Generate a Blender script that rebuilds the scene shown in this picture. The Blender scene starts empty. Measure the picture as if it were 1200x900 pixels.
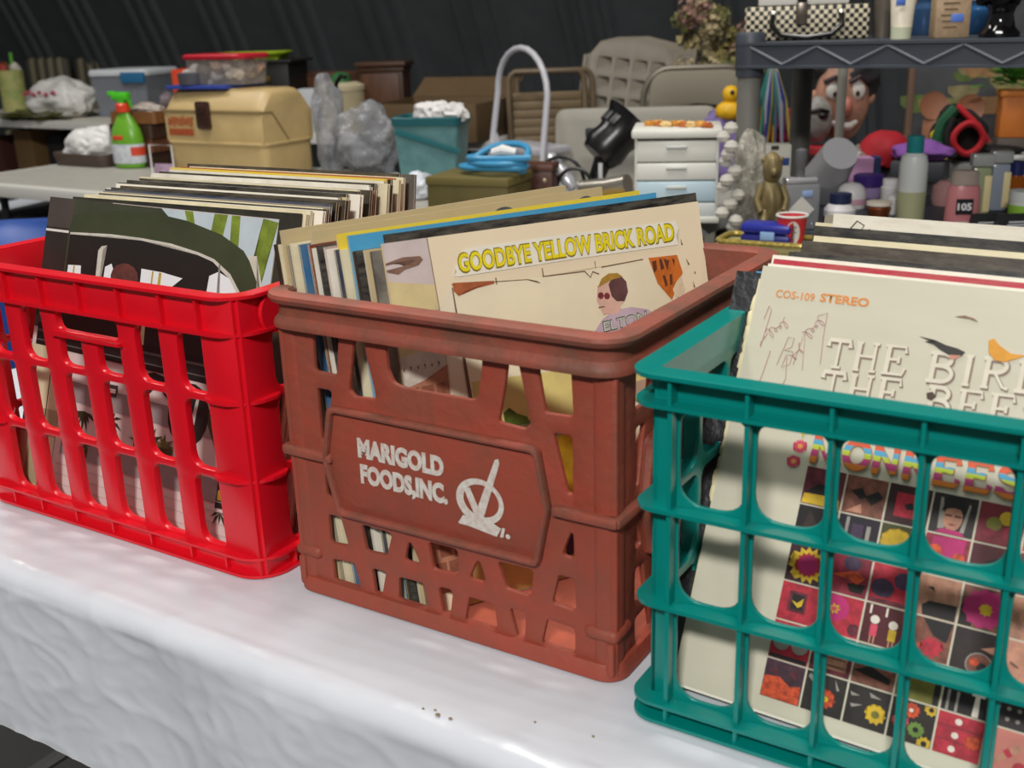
import bpy, bmesh, math, random
from mathutils import Matrix, Vector, noise
from mathutils.geometry import delaunay_2d_cdt

SC = bpy.context.scene
COL = SC.collection
PI = math.pi

# ------------------------------------------------------------------ camera
cam_d = bpy.data.cameras.new('camera')
cam = bpy.data.objects.new('camera', cam_d)
COL.objects.link(cam)
_R = Vector((0.84957685, 0.52658617, -0.03043328))
_F = Vector((-0.50802122, 0.80137516, -0.31577254))
_U = Vector((-0.14189298, 0.28373379, 0.94834673))
cam.matrix_world = Matrix(((_R.x, _U.x, -_F.x, 0.66231447), (_R.y, _U.y, -_F.y, -0.65428977), (_R.z, _U.z, -_F.z, 1.23686147), (0, 0, 0, 1)))
cam_d.sensor_width = 36.0
cam_d.sensor_fit = 'HORIZONTAL'
cam_d.lens = 1292.628 * 36.0 / 1200.0
cam_d.clip_start = 0.02
cam_d.dof.use_dof = True
cam_d.dof.focus_distance = 1.12
cam_d.dof.aperture_fstop = 9.0
SC.camera = cam

# ------------------------------------------------------------------ world, lamps, exposure
w = bpy.data.worlds.new('world')
SC.world = w
w.use_nodes = True
w.node_tree.nodes['Background'].inputs[0].default_value = (1.0, 0.98, 0.95, 1)
w.node_tree.nodes['Background'].inputs[1].default_value = 0.16
SC.view_settings.view_transform = 'Standard'
SC.view_settings.look = 'None'
SC.view_settings.exposure = 0.08
SC.view_settings.gamma = 1.0


def area(name, loc, target, power, sx, sy, col=(1, 0.97, 0.92)):
    d = bpy.data.lights.new(name, 'AREA')
    d.shape = 'RECTANGLE'
    d.size, d.size_y, d.energy, d.color = sx, sy, power, col
    o = bpy.data.objects.new(name, d)
    COL.objects.link(o)
    o.location = loc
    o.rotation_euler = (Vector(target) - Vector(loc)).to_track_quat('-Z', 'Y').to_euler()
    return o


area('hall_lamp_front', (1.35, -3.15, 3.55), (0.15, 0.0, 0.8), 140, 0.7, 0.3, (1, 0.985, 0.965))
area('hall_lamp_over_crates', (-0.9, 0.3, 4.2), (-0.5, 0.3, 0), 50, 1.2, 0.4)
area('hall_lamp_back_left', (-3.6, 1.6, 4.1), (-3.6, 1.9, 0), 56, 1.2, 0.4)
area('hall_lamp_back_right', (0.3, 1.3, 4.2), (0.1, 2.2, 0.6), 52, 1.2, 0.4)

# ------------------------------------------------------------------ helpers


def lin(c):
    return c / 12.92 if c <= 0.04045 else ((c + 0.055) / 1.055) ** 2.4


def rgb(h):
    h = h.lstrip('#')
    return tuple(lin(int(h[i:i + 2], 16) / 255) for i in (0, 2, 4)) + (1.0,)


_M = {}


def mat(col, rough=0.5, metal=0.0, var=0.0, scale=25.0, bump=0.0, trans=0.0, col2=None, spec=0.5, coat=0.0, alpha=1.0, bscale=None, stretch=None):
    key = (col, rough, metal, var, scale, bump, trans, col2, spec, coat, alpha, bscale, stretch)
    if key in _M:
        return _M[key]
    m = bpy.data.materials.new('material_' + col.lstrip('#'))
    m.use_nodes = True
    nt = m.node_tree
    b = nt.nodes['Principled BSDF']
    c = rgb(col)
    b.inputs['Base Color'].default_value = c
    b.inputs['Roughness'].default_value = rough
    b.inputs['Metallic'].default_value = metal
    b.inputs['Transmission Weight'].default_value = trans
    b.inputs['Specular IOR Level'].default_value = spec
    b.inputs['Coat Weight'].default_value = coat
    b.inputs['Alpha'].default_value = alpha
    m.diffuse_color = c
    if var > 0 or bump > 0:
        tc = nt.nodes.new('ShaderNodeTexCoord')
        src = tc.outputs['Object']
        if stretch:
            mp = nt.nodes.new('ShaderNodeMapping')
            mp.inputs['Scale'].default_value = stretch
            nt.links.new(src, mp.inputs[0])
            src = mp.outputs[0]
        n = nt.nodes.new('ShaderNodeTexNoise')
        n.inputs['Scale'].default_value = scale
        n.inputs['Detail'].default_value = 5.0
        n.inputs['Roughness'].default_value = 0.65
        nt.links.new(src, n.inputs['Vector'])
        if var > 0:
            r = nt.nodes.new('ShaderNodeValToRGB')
            c2 = rgb(col2) if col2 else tuple(x * (1 - var) for x in c[:3]) + (1,)
            if col2:
                c2 = tuple(c[i] * (1 - var) + c2[i] * var for i in range(3)) + (1,)
            r.color_ramp.elements[0].position = 0.36
            r.color_ramp.elements[0].color = c2
            r.color_ramp.elements[1].position = 0.62
            r.color_ramp.elements[1].color = c
            nt.links.new(n.outputs['Fac'], r.inputs[0])
            nt.links.new(r.outputs[0], b.inputs['Base Color'])
        if bump > 0:
            bn = n
            if bscale:
                bn = nt.nodes.new('ShaderNodeTexNoise')
                bn.inputs['Scale'].default_value = bscale
                bn.inputs['Detail'].default_value = 4.0
                nt.links.new(src, bn.inputs['Vector'])
            bp = nt.nodes.new('ShaderNodeBump')
            bp.inputs['Strength'].default_value = bump
            bp.inputs['Distance'].default_value = 0.004
            nt.links.new(bn.outputs['Fac'], bp.inputs['Height'])
            nt.links.new(bp.outputs[0], b.inputs['Normal'])
    _M[key] = m
    return m


def sheer(col, alpha, rough=0.2, wrinkle=0.0, scale=14.0):
    """thin clear plastic: part diffuse/gloss sheet, part see-through"""
    key = ('sheer', col, alpha, rough, wrinkle, scale)
    if key in _M:
        return _M[key]
    m = bpy.data.materials.new('clear_plastic_' + col.lstrip('#'))
    m.use_nodes = True
    nt = m.node_tree
    b = nt.nodes['Principled BSDF']
    b.inputs['Base Color'].default_value = rgb(col)
    b.inputs['Roughness'].default_value = rough
    tr = nt.nodes.new('ShaderNodeBsdfTransparent')
    mx = nt.nodes.new('ShaderNodeMixShader')
    mx.inputs[0].default_value = alpha
    nt.links.new(tr.outputs[0], mx.inputs[1])
    nt.links.new(b.outputs[0], mx.inputs[2])
    nt.links.new(mx.outputs[0], nt.nodes['Material Output'].inputs[0])
    if wrinkle:
        n = nt.nodes.new('ShaderNodeTexNoise')
        n.inputs['Scale'].default_value = scale
        n.inputs['Detail'].default_value = 6
        n.inputs['Distortion'].default_value = 1.2
        bp = nt.nodes.new('ShaderNodeBump')
        bp.inputs['Strength'].default_value = wrinkle
        bp.inputs['Distance'].default_value = 0.02
        tc = nt.nodes.new('ShaderNodeTexCoord')
        nt.links.new(tc.outputs['Object'], n.inputs['Vector'])
        nt.links.new(n.outputs['Fac'], bp.inputs['Height'])
        nt.links.new(bp.outputs[0], b.inputs['Normal'])
        rp = nt.nodes.new('ShaderNodeMapRange')
        rp.inputs['From Min'].default_value = 0.35
        rp.inputs['From Max'].default_value = 0.7
        rp.inputs['To Min'].default_value = alpha * 0.55
        rp.inputs['To Max'].default_value = min(1, alpha * 1.35)
        nt.links.new(n.outputs['Fac'], rp.inputs['Value'])
        nt.links.new(rp.outputs[0], mx.inputs[0])
    _M[key] = m
    return m


def mesh_from(bm, smooth=True, angle=0.6):
    me = bpy.data.meshes.new('mesh')
    bmesh.ops.recalc_face_normals(bm, faces=bm.faces[:])
    bm.to_mesh(me)
    bm.free()
    if smooth:
        for p in me.polygons:
            p.use_smooth = True
        me.set_sharp_from_angle(angle=angle)
    return me


def link(name, me, mats, parent=None, loc=(0, 0, 0), rot=(0, 0, 0), M=None):
    if mats is not None:
        if not isinstance(mats, (list, tuple)):
            mats = [mats]
        if len(me.materials):
            me = me.copy()
            me.materials.clear()
        for m in mats:
            me.materials.append(m)
    o = bpy.data.objects.new(name, me)
    COL.objects.link(o)
    if parent:
        o.parent = parent
    if M is not None:
        o.matrix_local = M
    else:
        o.location = loc
        o.rotation_euler = rot
    return o


def obj(name, bm, mats, parent=None, loc=(0, 0, 0), rot=(0, 0, 0), M=None, smooth=True, angle=0.6):
    return link(name, mesh_from(bm, smooth, angle), mats, parent, loc, rot, M)


def tag(o, label=None, cat=None, group=None, kind=None):
    if label:
        o['label'] = label
    if cat:
        o['category'] = cat
    if group:
        o['group'] = group
    if kind:
        o['kind'] = kind
    return o


def empty(name, loc, rz, label, cat, group=None, M=None):
    o = bpy.data.objects.new(name, None)
    COL.objects.link(o)
    o.empty_display_size = 0.05
    if M is not None:
        o.matrix_world = M
    else:
        o.location = loc
        o.rotation_euler = (0, 0, rz)
    return tag(o, label, cat, group)


def NB():
    return bmesh.new()


def box(bm, size, c=(0, 0, 0), bev=0.0, mi=0, rot=None, seg=2):
    r = bmesh.ops.create_cube(bm, size=1.0)
    vs = r['verts']
    M = Matrix.Translation(c)
    if rot is not None:
        M = M @ (rot if isinstance(rot, Matrix) else Matrix.Rotation(rot, 4, 'Z'))
    M = M @ Matrix.Diagonal((*size, 1))
    bmesh.ops.transform(bm, matrix=M, verts=vs)
    fs = set(f for v in vs for f in v.link_faces)
    if bev > 0:
        es = list(set(e for v in vs for e in v.link_edges))
        rb = bmesh.ops.bevel(bm, geom=es, offset=bev, segments=seg, affect='EDGES', profile=0.5)
        fs = [f for f in fs if f.is_valid] + rb['faces']
    for f in fs:
        f.material_index = mi
    return bm


def lathe(bm, prof, n=20, M=None, mi=0, cap=True):
    rings = []
    for r, z in prof:
        ring = []
        for k in range(n):
            a = 2 * PI * k / n
            v = Vector((r * math.cos(a), r * math.sin(a), z))
            ring.append(bm.verts.new(M @ v if M else v))
        rings.append(ring)
    for i in range(len(rings) - 1):
        for k in range(n):
            f = bm.faces.new((rings[i][k], rings[i][(k + 1) % n], rings[i + 1][(k + 1) % n], rings[i + 1][k]))
            f.material_index = mi
    if cap:
        for ring in (rings[0][::-1], rings[-1]):
            bm.faces.new(ring).material_index = mi
    return bm


def tube(bm, pts, r, n=8, mi=0, closed=False):
    pts = [Vector(p) for p in pts]
    rings = []
    N = len(pts)
    up = None
    for i, p in enumerate(pts):
        a = pts[(i - 1) % N] if (closed or i > 0) else p
        b = pts[(i + 1) % N] if (closed or i < N - 1) else p
        t = (b - a).normalized()
        if up is None:
            up = Vector((0, 0, 1)) if abs(t.z) < 0.9 else Vector((1, 0, 0))
        s = t.cross(up).normalized()
        up = s.cross(t).normalized()
        rr = r[i] if isinstance(r, (list, tuple)) else r
        rings.append([bm.verts.new(p + rr * (math.cos(2 * PI * k / n) * s + math.sin(2 * PI * k / n) * up)) for k in range(n)])
    for i in range(N if closed else N - 1):
        A, B = rings[i], rings[(i + 1) % N]
        for k in range(n):
            bm.faces.new((A[k], A[(k + 1) % n], B[(k + 1) % n], B[k])).material_index = mi
    if not closed:
        bm.faces.new(rings[0][::-1]).material_index = mi
        bm.faces.new(rings[-1]).material_index = mi
    return bm


def prism(bm, poly, t, M=None, mi=0):
    """poly in XY, thickness along +z from 0 to t"""
    A = [Vector((x, y, 0)) for x, y in poly]
    B = [Vector((x, y, t)) for x, y in poly]
    if M:
        A = [M @ v for v in A]
        B = [M @ v for v in B]
    A = [bm.verts.new(v) for v in A]
    B = [bm.verts.new(v) for v in B]
    n = len(A)
    bm.faces.new(A[::-1]).material_index = mi
    bm.faces.new(B).material_index = mi
    for i in range(n):
        bm.faces.new((A[i], A[(i + 1) % n], B[(i + 1) % n], B[i])).material_index = mi
    return bm


def blob(bm, rad, c=(0, 0, 0), amp=0.1, freq=3.0, seed=0, sub=4, flat=None, crumple=0.0, mi=0):
    r = bmesh.ops.create_icosphere(bm, subdivisions=sub, radius=1.0)
    off = Vector((seed * 7.3, seed * 3.1, seed * 5.7))
    for v in r['verts']:
        p = v.co.copy()
        d = 1 + amp * noise.noise(p * freq + off)
        if crumple:
            d += 0.5 * crumple * (noise.turbulence(p * freq * 1.5 + off, 2, True) - 0.6)
        q = Vector((p.x * rad[0] * d, p.y * rad[1] * d, p.z * rad[2] * d))
        if flat is not None and q.z < -flat * rad[2]:
            q.z = -flat * rad[2]
        v.co = q + Vector(c)
    for f in set(f for v in r['verts'] for f in v.link_faces):
        f.material_index = mi
    return bm


def fillet(poly, r, n=4):
    out = []
    N = len(poly)
    for i in range(N):
        p = Vector(poly[i]).to_2d()
        a = Vector(poly[i - 1]).to_2d() - p
        b = Vector(poly[(i + 1) % N]).to_2d() - p
        la, lb = a.length, b.length
        rr = r[i] if isinstance(r, (list, tuple)) else r
        a.normalize()
        b.normalize()
        ang = a.angle(b)
        if rr <= 0 or ang > 3.0:
            out.append(tuple(p))
            continue
        d = min(rr / math.tan(ang / 2), 0.48 * la, 0.48 * lb)
        p0, p2 = p + a * d, p + b * d
        for k in range(n + 1):
            t = k / n
            q = (1 - t) ** 2 * p0 + 2 * t * (1 - t) * p + t * t * p2
            out.append(tuple(q))
    return out


def plate_mesh(loops, t, bev=0.0, res=1):
    """flat plate with holes in XY, z from -t/2..t/2, first loop is the outline"""
    def ccw(lp):
        return sum(lp[k - 1][0] * lp[k][1] - lp[k][0] * lp[k - 1][1] for k in range(len(lp))) > 0

    def offset(lp, d):
        out = []
        n = len(lp)
        for k in range(n):
            p, a, b = Vector(lp[k]), Vector(lp[k - 1]), Vector(lp[(k + 1) % n])
            e1, e2 = (p - a).normalized(), (b - p).normalized()
            m = Vector((-e1.y - e2.y, e1.x + e2.x))
            if m.length < 1e-6:
                m = Vector((-e1.y, e1.x))
            m.normalize()
            c = max(0.5, m.dot(Vector((-e1.y, e1.x))))
            out.append(tuple(p + m * d / c))
        return out
    ls = []
    for k, lp in enumerate(loops):
        q = [lp[0]]
        for p in lp[1:]:
            if (Vector(p) - Vector(q[-1])).length > 1e-5:
                q.append(p)
        if (Vector(q[0]) - Vector(q[-1])).length < 1e-5:
            q.pop()
        if ccw(q) != (k == 0):
            q = q[::-1]
        ls.append(q)
    prof = [(0.0, t / 2), (0.0, -t / 2)]
    if bev > 0:
        prof = [(bev, t / 2), (.29 * bev, t / 2 - .29 * bev), (0.0, t / 2 - bev), (0.0, -t / 2 + bev), (.29 * bev, -t / 2 + .29 * bev), (bev, -t / 2)]
    bm = bmesh.new()
    for lp in ls:
        rings = [[bm.verts.new((x, y, z)) for x, y in offset(lp, d)] for d, z in prof]
        n = len(lp)
        for r in range(len(rings) - 1):
            for k in range(n):
                bm.faces.new((rings[r][k], rings[r][(k + 1) % n], rings[r + 1][(k + 1) % n], rings[r + 1][k]))
    pts, edges = [], []
    caps = [offset(lp, prof[0][0]) for lp in ls]
    for lp in caps:
        b0 = len(pts)
        pts += [Vector(p) for p in lp]
        edges += [(b0 + k, b0 + (k + 1) % len(lp)) for k in range(len(lp))]
    V, E, F, _a, _b, _c = delaunay_2d_cdt(pts, edges, [], 0, 1e-6)

    def inside(p):
        c = False
        for lp in caps:
            for k in range(len(lp)):
                a, b = lp[k - 1], lp[k]
                if (a[1] > p.y) != (b[1] > p.y) and p.x < (b[0] - a[0]) * (p.y - a[1]) / (b[1] - a[1]) + a[0]:
                    c = not c
        return c
    keep = [f for f in F if inside(sum((V[i] for i in f), Vector((0, 0))) / len(f))]
    for z in (t / 2, -t / 2):
        vs = [bm.verts.new((v.x, v.y, z)) for v in V]
        for f in keep:
            bm.faces.new([vs[i] for i in f])
    bmesh.ops.remove_doubles(bm, verts=bm.verts[:], dist=1e-6)
    loose = [v for v in bm.verts if not v.link_faces]
    bmesh.ops.delete(bm, geom=loose, context='VERTS')
    return mesh_from(bm, True, 0.7)


def text_mesh(body, h, width, bold=0.0, extrude=0.0, bev=0.0, align='L'):
    """letters in XY: cap height h, overall width, baseline at y=0"""
    cu = bpy.data.curves.new('text', 'FONT')
    cu.body = body
    cu.offset = bold
    cu.resolution_u = 3
    cu.extrude = 0.5 if extrude else 0.0
    o = bpy.data.objects.new('text', cu)
    me = bpy.data.meshes.new_from_object(o)
    bpy.data.objects.remove(o)
    bpy.data.curves.remove(cu)
    xs = [v.co.x for v in me.vertices]
    x0, x1 = min(xs), max(xs)
    cap = 0.7
    kx, ky = width / (x1 - x0), h / cap
    for v in me.vertices:
        v.co = ((v.co.x - x0) * kx, v.co.y * ky, (v.co.z + 0.5) * extrude if extrude else 0)
    return me


def rrect(W, D, r, n=5):
    pts = []
    r = max(r, 0.0005)
    for cx, cy, a0 in ((W / 2 - r, D / 2 - r, 0), (-W / 2 + r, D / 2 - r, PI / 2), (-W / 2 + r, -D / 2 + r, PI), (W / 2 - r, -D / 2 + r, 1.5 * PI)):
        for k in range(n + 1):
            a = a0 + PI / 2 * k / n
            pts.append((cx + r * math.cos(a), cy + r * math.sin(a)))
    return pts


def sweep(bm, prof, W, D, r, n=5, mi=0):
    """closed profile of (outward, z) run around a rounded rectangle"""
    rings = []
    for o, z in prof:
        rings.append([bm.verts.new((x, y, z)) for x, y in rrect(W + 2 * o, D + 2 * o, r + o, n)])
    N = len(rings[0])
    P = len(rings)
    for i in range(P):
        A, B = rings[i], rings[(i + 1) % P]
        for k in range(N):
            bm.faces.new((A[k], A[(k + 1) % N], B[(k + 1) % N], B[k])).material_index = mi
    return bm


FRONT = Matrix(((1, 0, 0, 0), (0, 0, -1, 0), (0, 1, 0, 0), (0, 0, 0, 1)))   # plate XY -> wall facing -y

# ------------------------------------------------------------------ the setting
TZ = 0.745


def structure(o):
    o['kind'] = 'structure'
    return o


bm = NB()
box(bm, (24, 16, 0.1), (-4, 2, -0.05))
structure(obj('floor', bm, mat('#262422', 0.7, var=0.4, scale=2.0)))

# arched corrugated metal wall: separate curved panels, each with three ribs
wall = bpy.data.objects.new('wall_back', None)
COL.objects.link(wall)
structure(wall)
PER = 0.75
prof = [(0.0, 0.0)]
for k in range(3):
    a = 0.30 + k * 0.14
    prof += [(a, 0.0), (a + 0.022, 0.035), (a + 0.062, 0.035), (a + 0.084, 0.0)]
prof += [(PER, 0.0)]
bm = NB()
rows = []
R0, CY, CZ = 7.0, -1.0, -1.6
for i in range(31):
    ph = math.asin(1.6 / 7.0) + (PI / 2 - math.asin(1.6 / 7.0)) * i / 30
    rows.append([bm.verts.new((x, CY + (R0 - d) * math.cos(ph), CZ + (R0 - d) * math.sin(ph))) for x, d in prof])
for i in range(30):
    for k in range(len(prof) - 1):
        bm.faces.new((rows[i][k], rows[i][k + 1], rows[i + 1][k + 1], rows[i + 1][k]))
wall_me = mesh_from(bm, True, 0.3)
wm = mat('#54575a', 0.55, metal=0.25, var=0.25, scale=1.5)
for k in range(24):
    link('wall_panel', wall_me, wm if k == 0 else None, wall, (-14.3 + k * PER, 0, 0))


def folding_table(label, x0, x1, y0, y1, top, legcol='#3a3b3d', z=TZ, skirt='#c9c7c0'):
    cx, cy = (x0 + x1) / 2, (y0 + y1) / 2
    t = empty('folding_table', (cx, cy, 0), 0, label, 'table')
    W, D = x1 - x0, y1 - y0
    bm = NB()
    sweep(bm, [(0, z - 0.042), (0.0, z - 0.012), (-0.004, z - 0.003), (-0.012, z), (-0.030, z), (-0.030, z - 0.042)], W, D, 0.05, 5)
    tt = obj('tabletop', bm, mat(skirt, 0.5), t)
    bm = NB()
    box(bm, (W - 0.058, D - 0.058, 0.040), (0, 0, z - 0.0212))
    obj('top_panel', bm, top, tt)
    lm = mat(legcol, 0.4, metal=0.6)
    for sx in (-1, 1):
        for sy in (-1, 1):
            bm = NB()
            tube(bm, [(sx * (W / 2 - 0.16), sy * (D / 2 - 0.12), z - 0.042), (sx * (W / 2 - 0.16), sy * (D / 2 - 0.09), 0.0)], 0.014)
            obj('leg', bm, lm, t)
        bm = NB()
        tube(bm, [(sx * (W / 2 - 0.16), -(D / 2 - 0.11), 0.25), (sx * (W / 2 - 0.16), D / 2 - 0.11, 0.25)], 0.010)
        tube(bm, [(sx * (W / 2 - 0.16), 0, 0.25), (sx * (W / 2 - 0.55), 0, z - 0.045)], 0.008)
        obj('leg_brace', bm, mat('#9a9a98', 0.3, metal=0.8), t)
    return t


tabletop_grey = mat('#a9a69d', 0.55, var=0.1, scale=30, bump=0.05)
tabletop_white = mat('#d8d3c4', 0.5)
folding_table('long folding table under the white plastic cloth and the three crates', -0.78, 1.12, -0.085, 0.62, tabletop_grey, z=0.741)
folding_table('grey topped folding table with the green spray bottle and tan toolbox', -3.17, -1.66, 1.64, 2.38, tabletop_grey)
folding_table('short folding table behind the middle crate holding the white drawers', -1.62, -0.38, 1.64, 2.38, tabletop_grey)
folding_table('far white folding table at the left with plastic bags on it', -6.40, -4.45, 3.48, 4.22, tabletop_white)
folding_table('far table in the middle bearing the brown cabinet and cardboard', -4.40, -1.95, 3.30, 4.05, tabletop_white)
folding_table('table behind the grey shelving with masks and a painting', -0.42, 1.35, 2.75, 3.55, tabletop_grey)

# white plastic tablecloth, a crumpled sheet folded over the front edge
bm = NB()
X0, X1 = -0.86, 1.20
EY, RF, HEM = -0.112, 0.022, 0.175
line = []
yy = 0.66
while yy > 0.0:
    line.append((yy, TZ - 0.0002, 0.0, 1.0, 0.0))
    yy -= 0.014
while yy > EY + RF:
    line.append((yy, TZ - 0.0002, 0.0, 1.0, 0.25))
    yy -= 0.005
for k in range(0, 9):
    a = PI / 2 * k / 8
    line.append((EY + RF - RF * math.sin(a), TZ - RF + RF * math.cos(a), -math.sin(a), math.cos(a), 0.6))
n = 48
for k in range(1, n + 1):
    d = HEM * k / n
    line.append((EY - 0.05 * d, TZ - RF - d, -1.0, 0.0, 1.0))
NX = 430
grid = []
sum_s = [0.0]
for j in range(1, len(line)):
    sum_s.append(sum_s[-1] + math.hypot(line[j][0] - line[j - 1][0], line[j][1] - line[j - 1][1]))
for i in range(NX + 1):
    x = X0 + (X1 - X0) * i / NX
    col = []
    for j, (y, z, ny, nz, wgt) in enumerate(line):
        s = sum_s[j]
        s2 = sum_s[j]
        h = 0.0
        if wgt > 0:
            big = noise.noise(Vector((x * 5, s * 5, 4.2)))
            ridge = abs(noise.noise(Vector((x * 9 + 10 * s, s * 13 - 8 * x, 9.1))))
            fine = abs(noise.noise(Vector((x * 22 - 20 * s, s * 34 + 12 * x, 2.2))))
            c1 = max(0.0, 1 - 2.6 * ridge) ** 3
            c2 = max(0.0, 1 - 3.0 * fine) ** 2
            h = wgt * (0.0065 * big + 0.0013 * c1 + 0.0007 * c2 - 0.0025 * abs(noise.noise(Vector((x * 19, s * 12 + 6 * x, 6.6)))))
            if nz > 0.9:
                h = min(0.0, h - 0.0006)
        fold = 0.004 * wgt * math.sin(x * 16 + 2 * noise.noise(Vector((x * 3, 0, 0)))) * (1 if nz < 0.1 else 0) * min(1.0, max(0.0, (TZ - z) / 0.1))
        hem = 0.03 * noise.noise(Vector((x * 2.0, 5, 5))) * max(0.0, (TZ - z) / 0.18) if nz < 0.1 else 0
        ripple = wgt * 0.0012 * math.sin(s * 320 + 9 * noise.noise(Vector((x * 4, s * 3, 0)))) if 0.1 < wgt < 0.5 else 0
        col.append(bm.verts.new((x, y + ny * (h + fold), z + nz * (h + min(0, ripple)) + hem)))
    grid.append(col)
for i in range(NX):
    for j in range(len(line) - 1):
        bm.faces.new((grid[i][j], grid[i + 1][j], grid[i + 1][j + 1], grid[i][j + 1]))
cloth = obj('tablecloth', bm, mat('#d3d6dc', 0.27, spec=0.55, bump=0.10, scale=60, bscale=45), smooth=True, angle=3.0)
tag(cloth, 'white crinkled plastic sheet covering the table under the three crates', 'tablecloth')
for (x, y, s) in ((0.232, -0.094, 1.0), (0.243, -0.093, 0.7), (0.227, -0.090, 0.6), (0.300, -0.066, 0.5), (0.345, -0.060, 0.6), (0.218, -0.093, 0.5)):
    bm = NB()
    blob(bm, (0.0022 * s, 0.0016 * s, 0.0008), seed=x * 100, amp=0.5, sub=2)
    tag(obj('crumb', bm, mat('#8a7a5e', 0.9), loc=(x, y, TZ - 0.0004)), 'tiny tan crumb on the white cloth before the middle crate', 'crumb', 'crumbs on the tablecloth')

# ------------------------------------------------------------------ crates


def place_walls(root, meF, meS, W, D, mats, inset=0.0, name='side_wall'):
    """front/back plates drawn over 0..W, side plates over 0..D, outer faces on the box W x D centred on the root"""
    out = []
    for k, (me, L, off) in enumerate(((meF, W, D), (meS, D, W), (meF, W, D), (meS, D, W))):
        M = Matrix.Rotation(PI / 2 * k, 4, 'Z') @ Matrix.Translation((-L / 2, -off / 2 + inset, 0)) @ FRONT
        o = link(name, me, mats if me.users == 0 or not me.materials else None, root, M=M)
        out.append(o)
    return out


# --- brown dairy crate with the lettered panel
def brown_crate():
    body = mat('#9b4331', 0.58, var=0.60, scale=17, bump=0.3, col2='#7c4836', bscale=90)
    rimm = mat('#9a4c3b', 0.6, var=0.75, scale=22, bump=0.35, col2='#664a3a', bscale=80)
    W, D = 0.320, 0.320
    t = empty('milk_crate', (0.170, 0.165, TZ), 0, 'weathered terracotta milk crate with white lettering, in the middle of the row', 'crate')
    x0 = 0.010
    outer = [(0.0, 0.006), (W, 0.006), (W, 0.256), (0.0, 0.256)]
    L = [
        [(.049, .2485), (.074, .2485), (.068, .2146), (.0475, .2153)],
        [(.0485, .197), (.0614, .197), (.0525, .153), (.0485, .153)],
        [(.0935, .2485), (.0995, .2485), (.1027, .2277), (.1095, .2002), (.0891, .1985), (.0837, .2035)],
        [(.0484, .0797), (.0591, .0797), (.0654, .0564), (.0474, .0547)],
        [(.0484, .0360), (.0703, .0377), (.0759, .0165), (.0487, .0175)],
        [(.0848, .0782), (.1153, .0775), (.1081, .0578), (.0884, .0565)],
        [(.0933, .0377), (.1055, .0384), (.0990, .0164), (.0951, .0164)],
        [(.1362, .0770), (.1438, .0575), (.1301, .0575)],
        [(.0485, .125), (.0560, .100), (.0485, .100)],
        [(.1230, .037), (.1447, .0375), (.1500, .0165), (.1385, .0150), (.1210, .0185)],
    ]
    mid = [
        [(.1250, .2485), (.2150, .2485), (.2135, .2365), (.2090, .2145), (.1415, .2145), (.1305, .2165), (.1262, .2267)],
        [(.1560, .0785), (.1830, .0785), (.1830, .0580), (.1600, .0565)],
        [(.1640, .0385), (.1760, .0395), (.1715, .0160), (.1675, .0170)],
    ]
    def grow(q, g=.0013):
        cx_, cy_ = sum(p[0] for p in q) / len(q), sum(p[1] for p in q) / len(q)
        return [(p[0] + g * (1 if p[0] > cx_ else -1), p[1] + g * (1 if p[1] > cy_ else -1)) for p in q]
    loops = [outer]
    for lp in L:
        q = [(u - x0, v) for u, v in lp]
        q = grow(q)
        loops.append(fillet(q, 0.003, 3))
        loops.append(fillet([(W - u, v) for u, v in q][::-1], 0.003, 3))
    for k, lp in enumerate(mid):
        loops.append(fillet(grow([(u - x0, v) for u, v in lp]), 0.0075 if k == 0 else 0.004, 4))
    me = plate_mesh(loops, 0.0055, 0.0022, 1)
    for v in me.vertices:
        v.co.z -= 0.00275
    walls = place_walls(t, me, me, W - 0.002, D - 0.002, [body])
    # corner columns
    for sx, sy in ((-1, -1), (1, -1), (1, 1), (-1, 1)):
        bm = NB()
        pts = rrect(0.022, 0.022, 0.008, 4)
        prism(bm, pts, 0.248)
        obj('corner_post', bm, body, t, (sx * (W / 2 - 0.0105), sy * (D / 2 - 0.0105), 0.004))
        # stacking nub near the foot
        bm = NB()
        box(bm, (0.030, 0.030, 0.012), (0, 0, 0.040), 0.0055, seg=3)
        box(bm, (0.008, 0.008, 0.030), (sx * 0.008, -0.011 * (1 if sy < 0 else -1), 0.020), 0.003)
        obj('stacking_nub', bm, body, t, (sx * (W / 2 - 0.0120), sy * (D / 2 - 0.0120), 0.0))
    bm = NB()
    sweep(bm, [(-.007, .249), (-.007, .2775), (-.005, .2798), (.006, .2806), (.0110, .2790), (.0120, .2760), (.0098, .2722), (.0048, .2700), (.0034, .2660), (.0040, .2600), (.0080, .2556), (.0090, .2528), (.0085, .2500), (.0010, .2475)], W, D, 0.016, 6)
    obj('rim', bm, rimm, t)
    bm = NB()
    sweep(bm, [(-.006, .006), (-.006, .016), (.002, .015), (.0045, .010), (.0050, .002), (.003, .0004), (-.003, .0004)], W, D, 0.014, 6)
    obj('foot_rim', bm, body, t)
    # girdle ledge at mid height, broken by the panels
    bm = NB()
    x1, x2 = W / 2 + 0.004, 0.108
    box(bm, (x1 - x2, 0.018, 0.0085), (0, 0, 0), 0.003)
    ledge = mesh_from(bm)
    for k in range(4):
        for s in (-1, 1):
            link('girdle_ledge', ledge, None if ledge.materials else [rimm], t, M=Matrix.Rotation(PI / 2 * k, 4, 'Z') @ Matrix.Translation(((x1 + x2) / 2 * s, -W / 2 + 0.003, 0.1375)))
    # floor grid
    bm = NB()
    box(bm, (W - 0.018, D - 0.018, 0.004), (0, 0, 0.0056))
    obj('crate_floor', bm, mat('#b4573f', 0.6, var=0.2, scale=30), t)
    # panels: octagon with a raised border
    oct_ = [(.0650, .1870), (.2700, .1870), (.2790, .1370), (.2680, .0865), (.0670, .0865), (.0545, .1370)]
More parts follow.
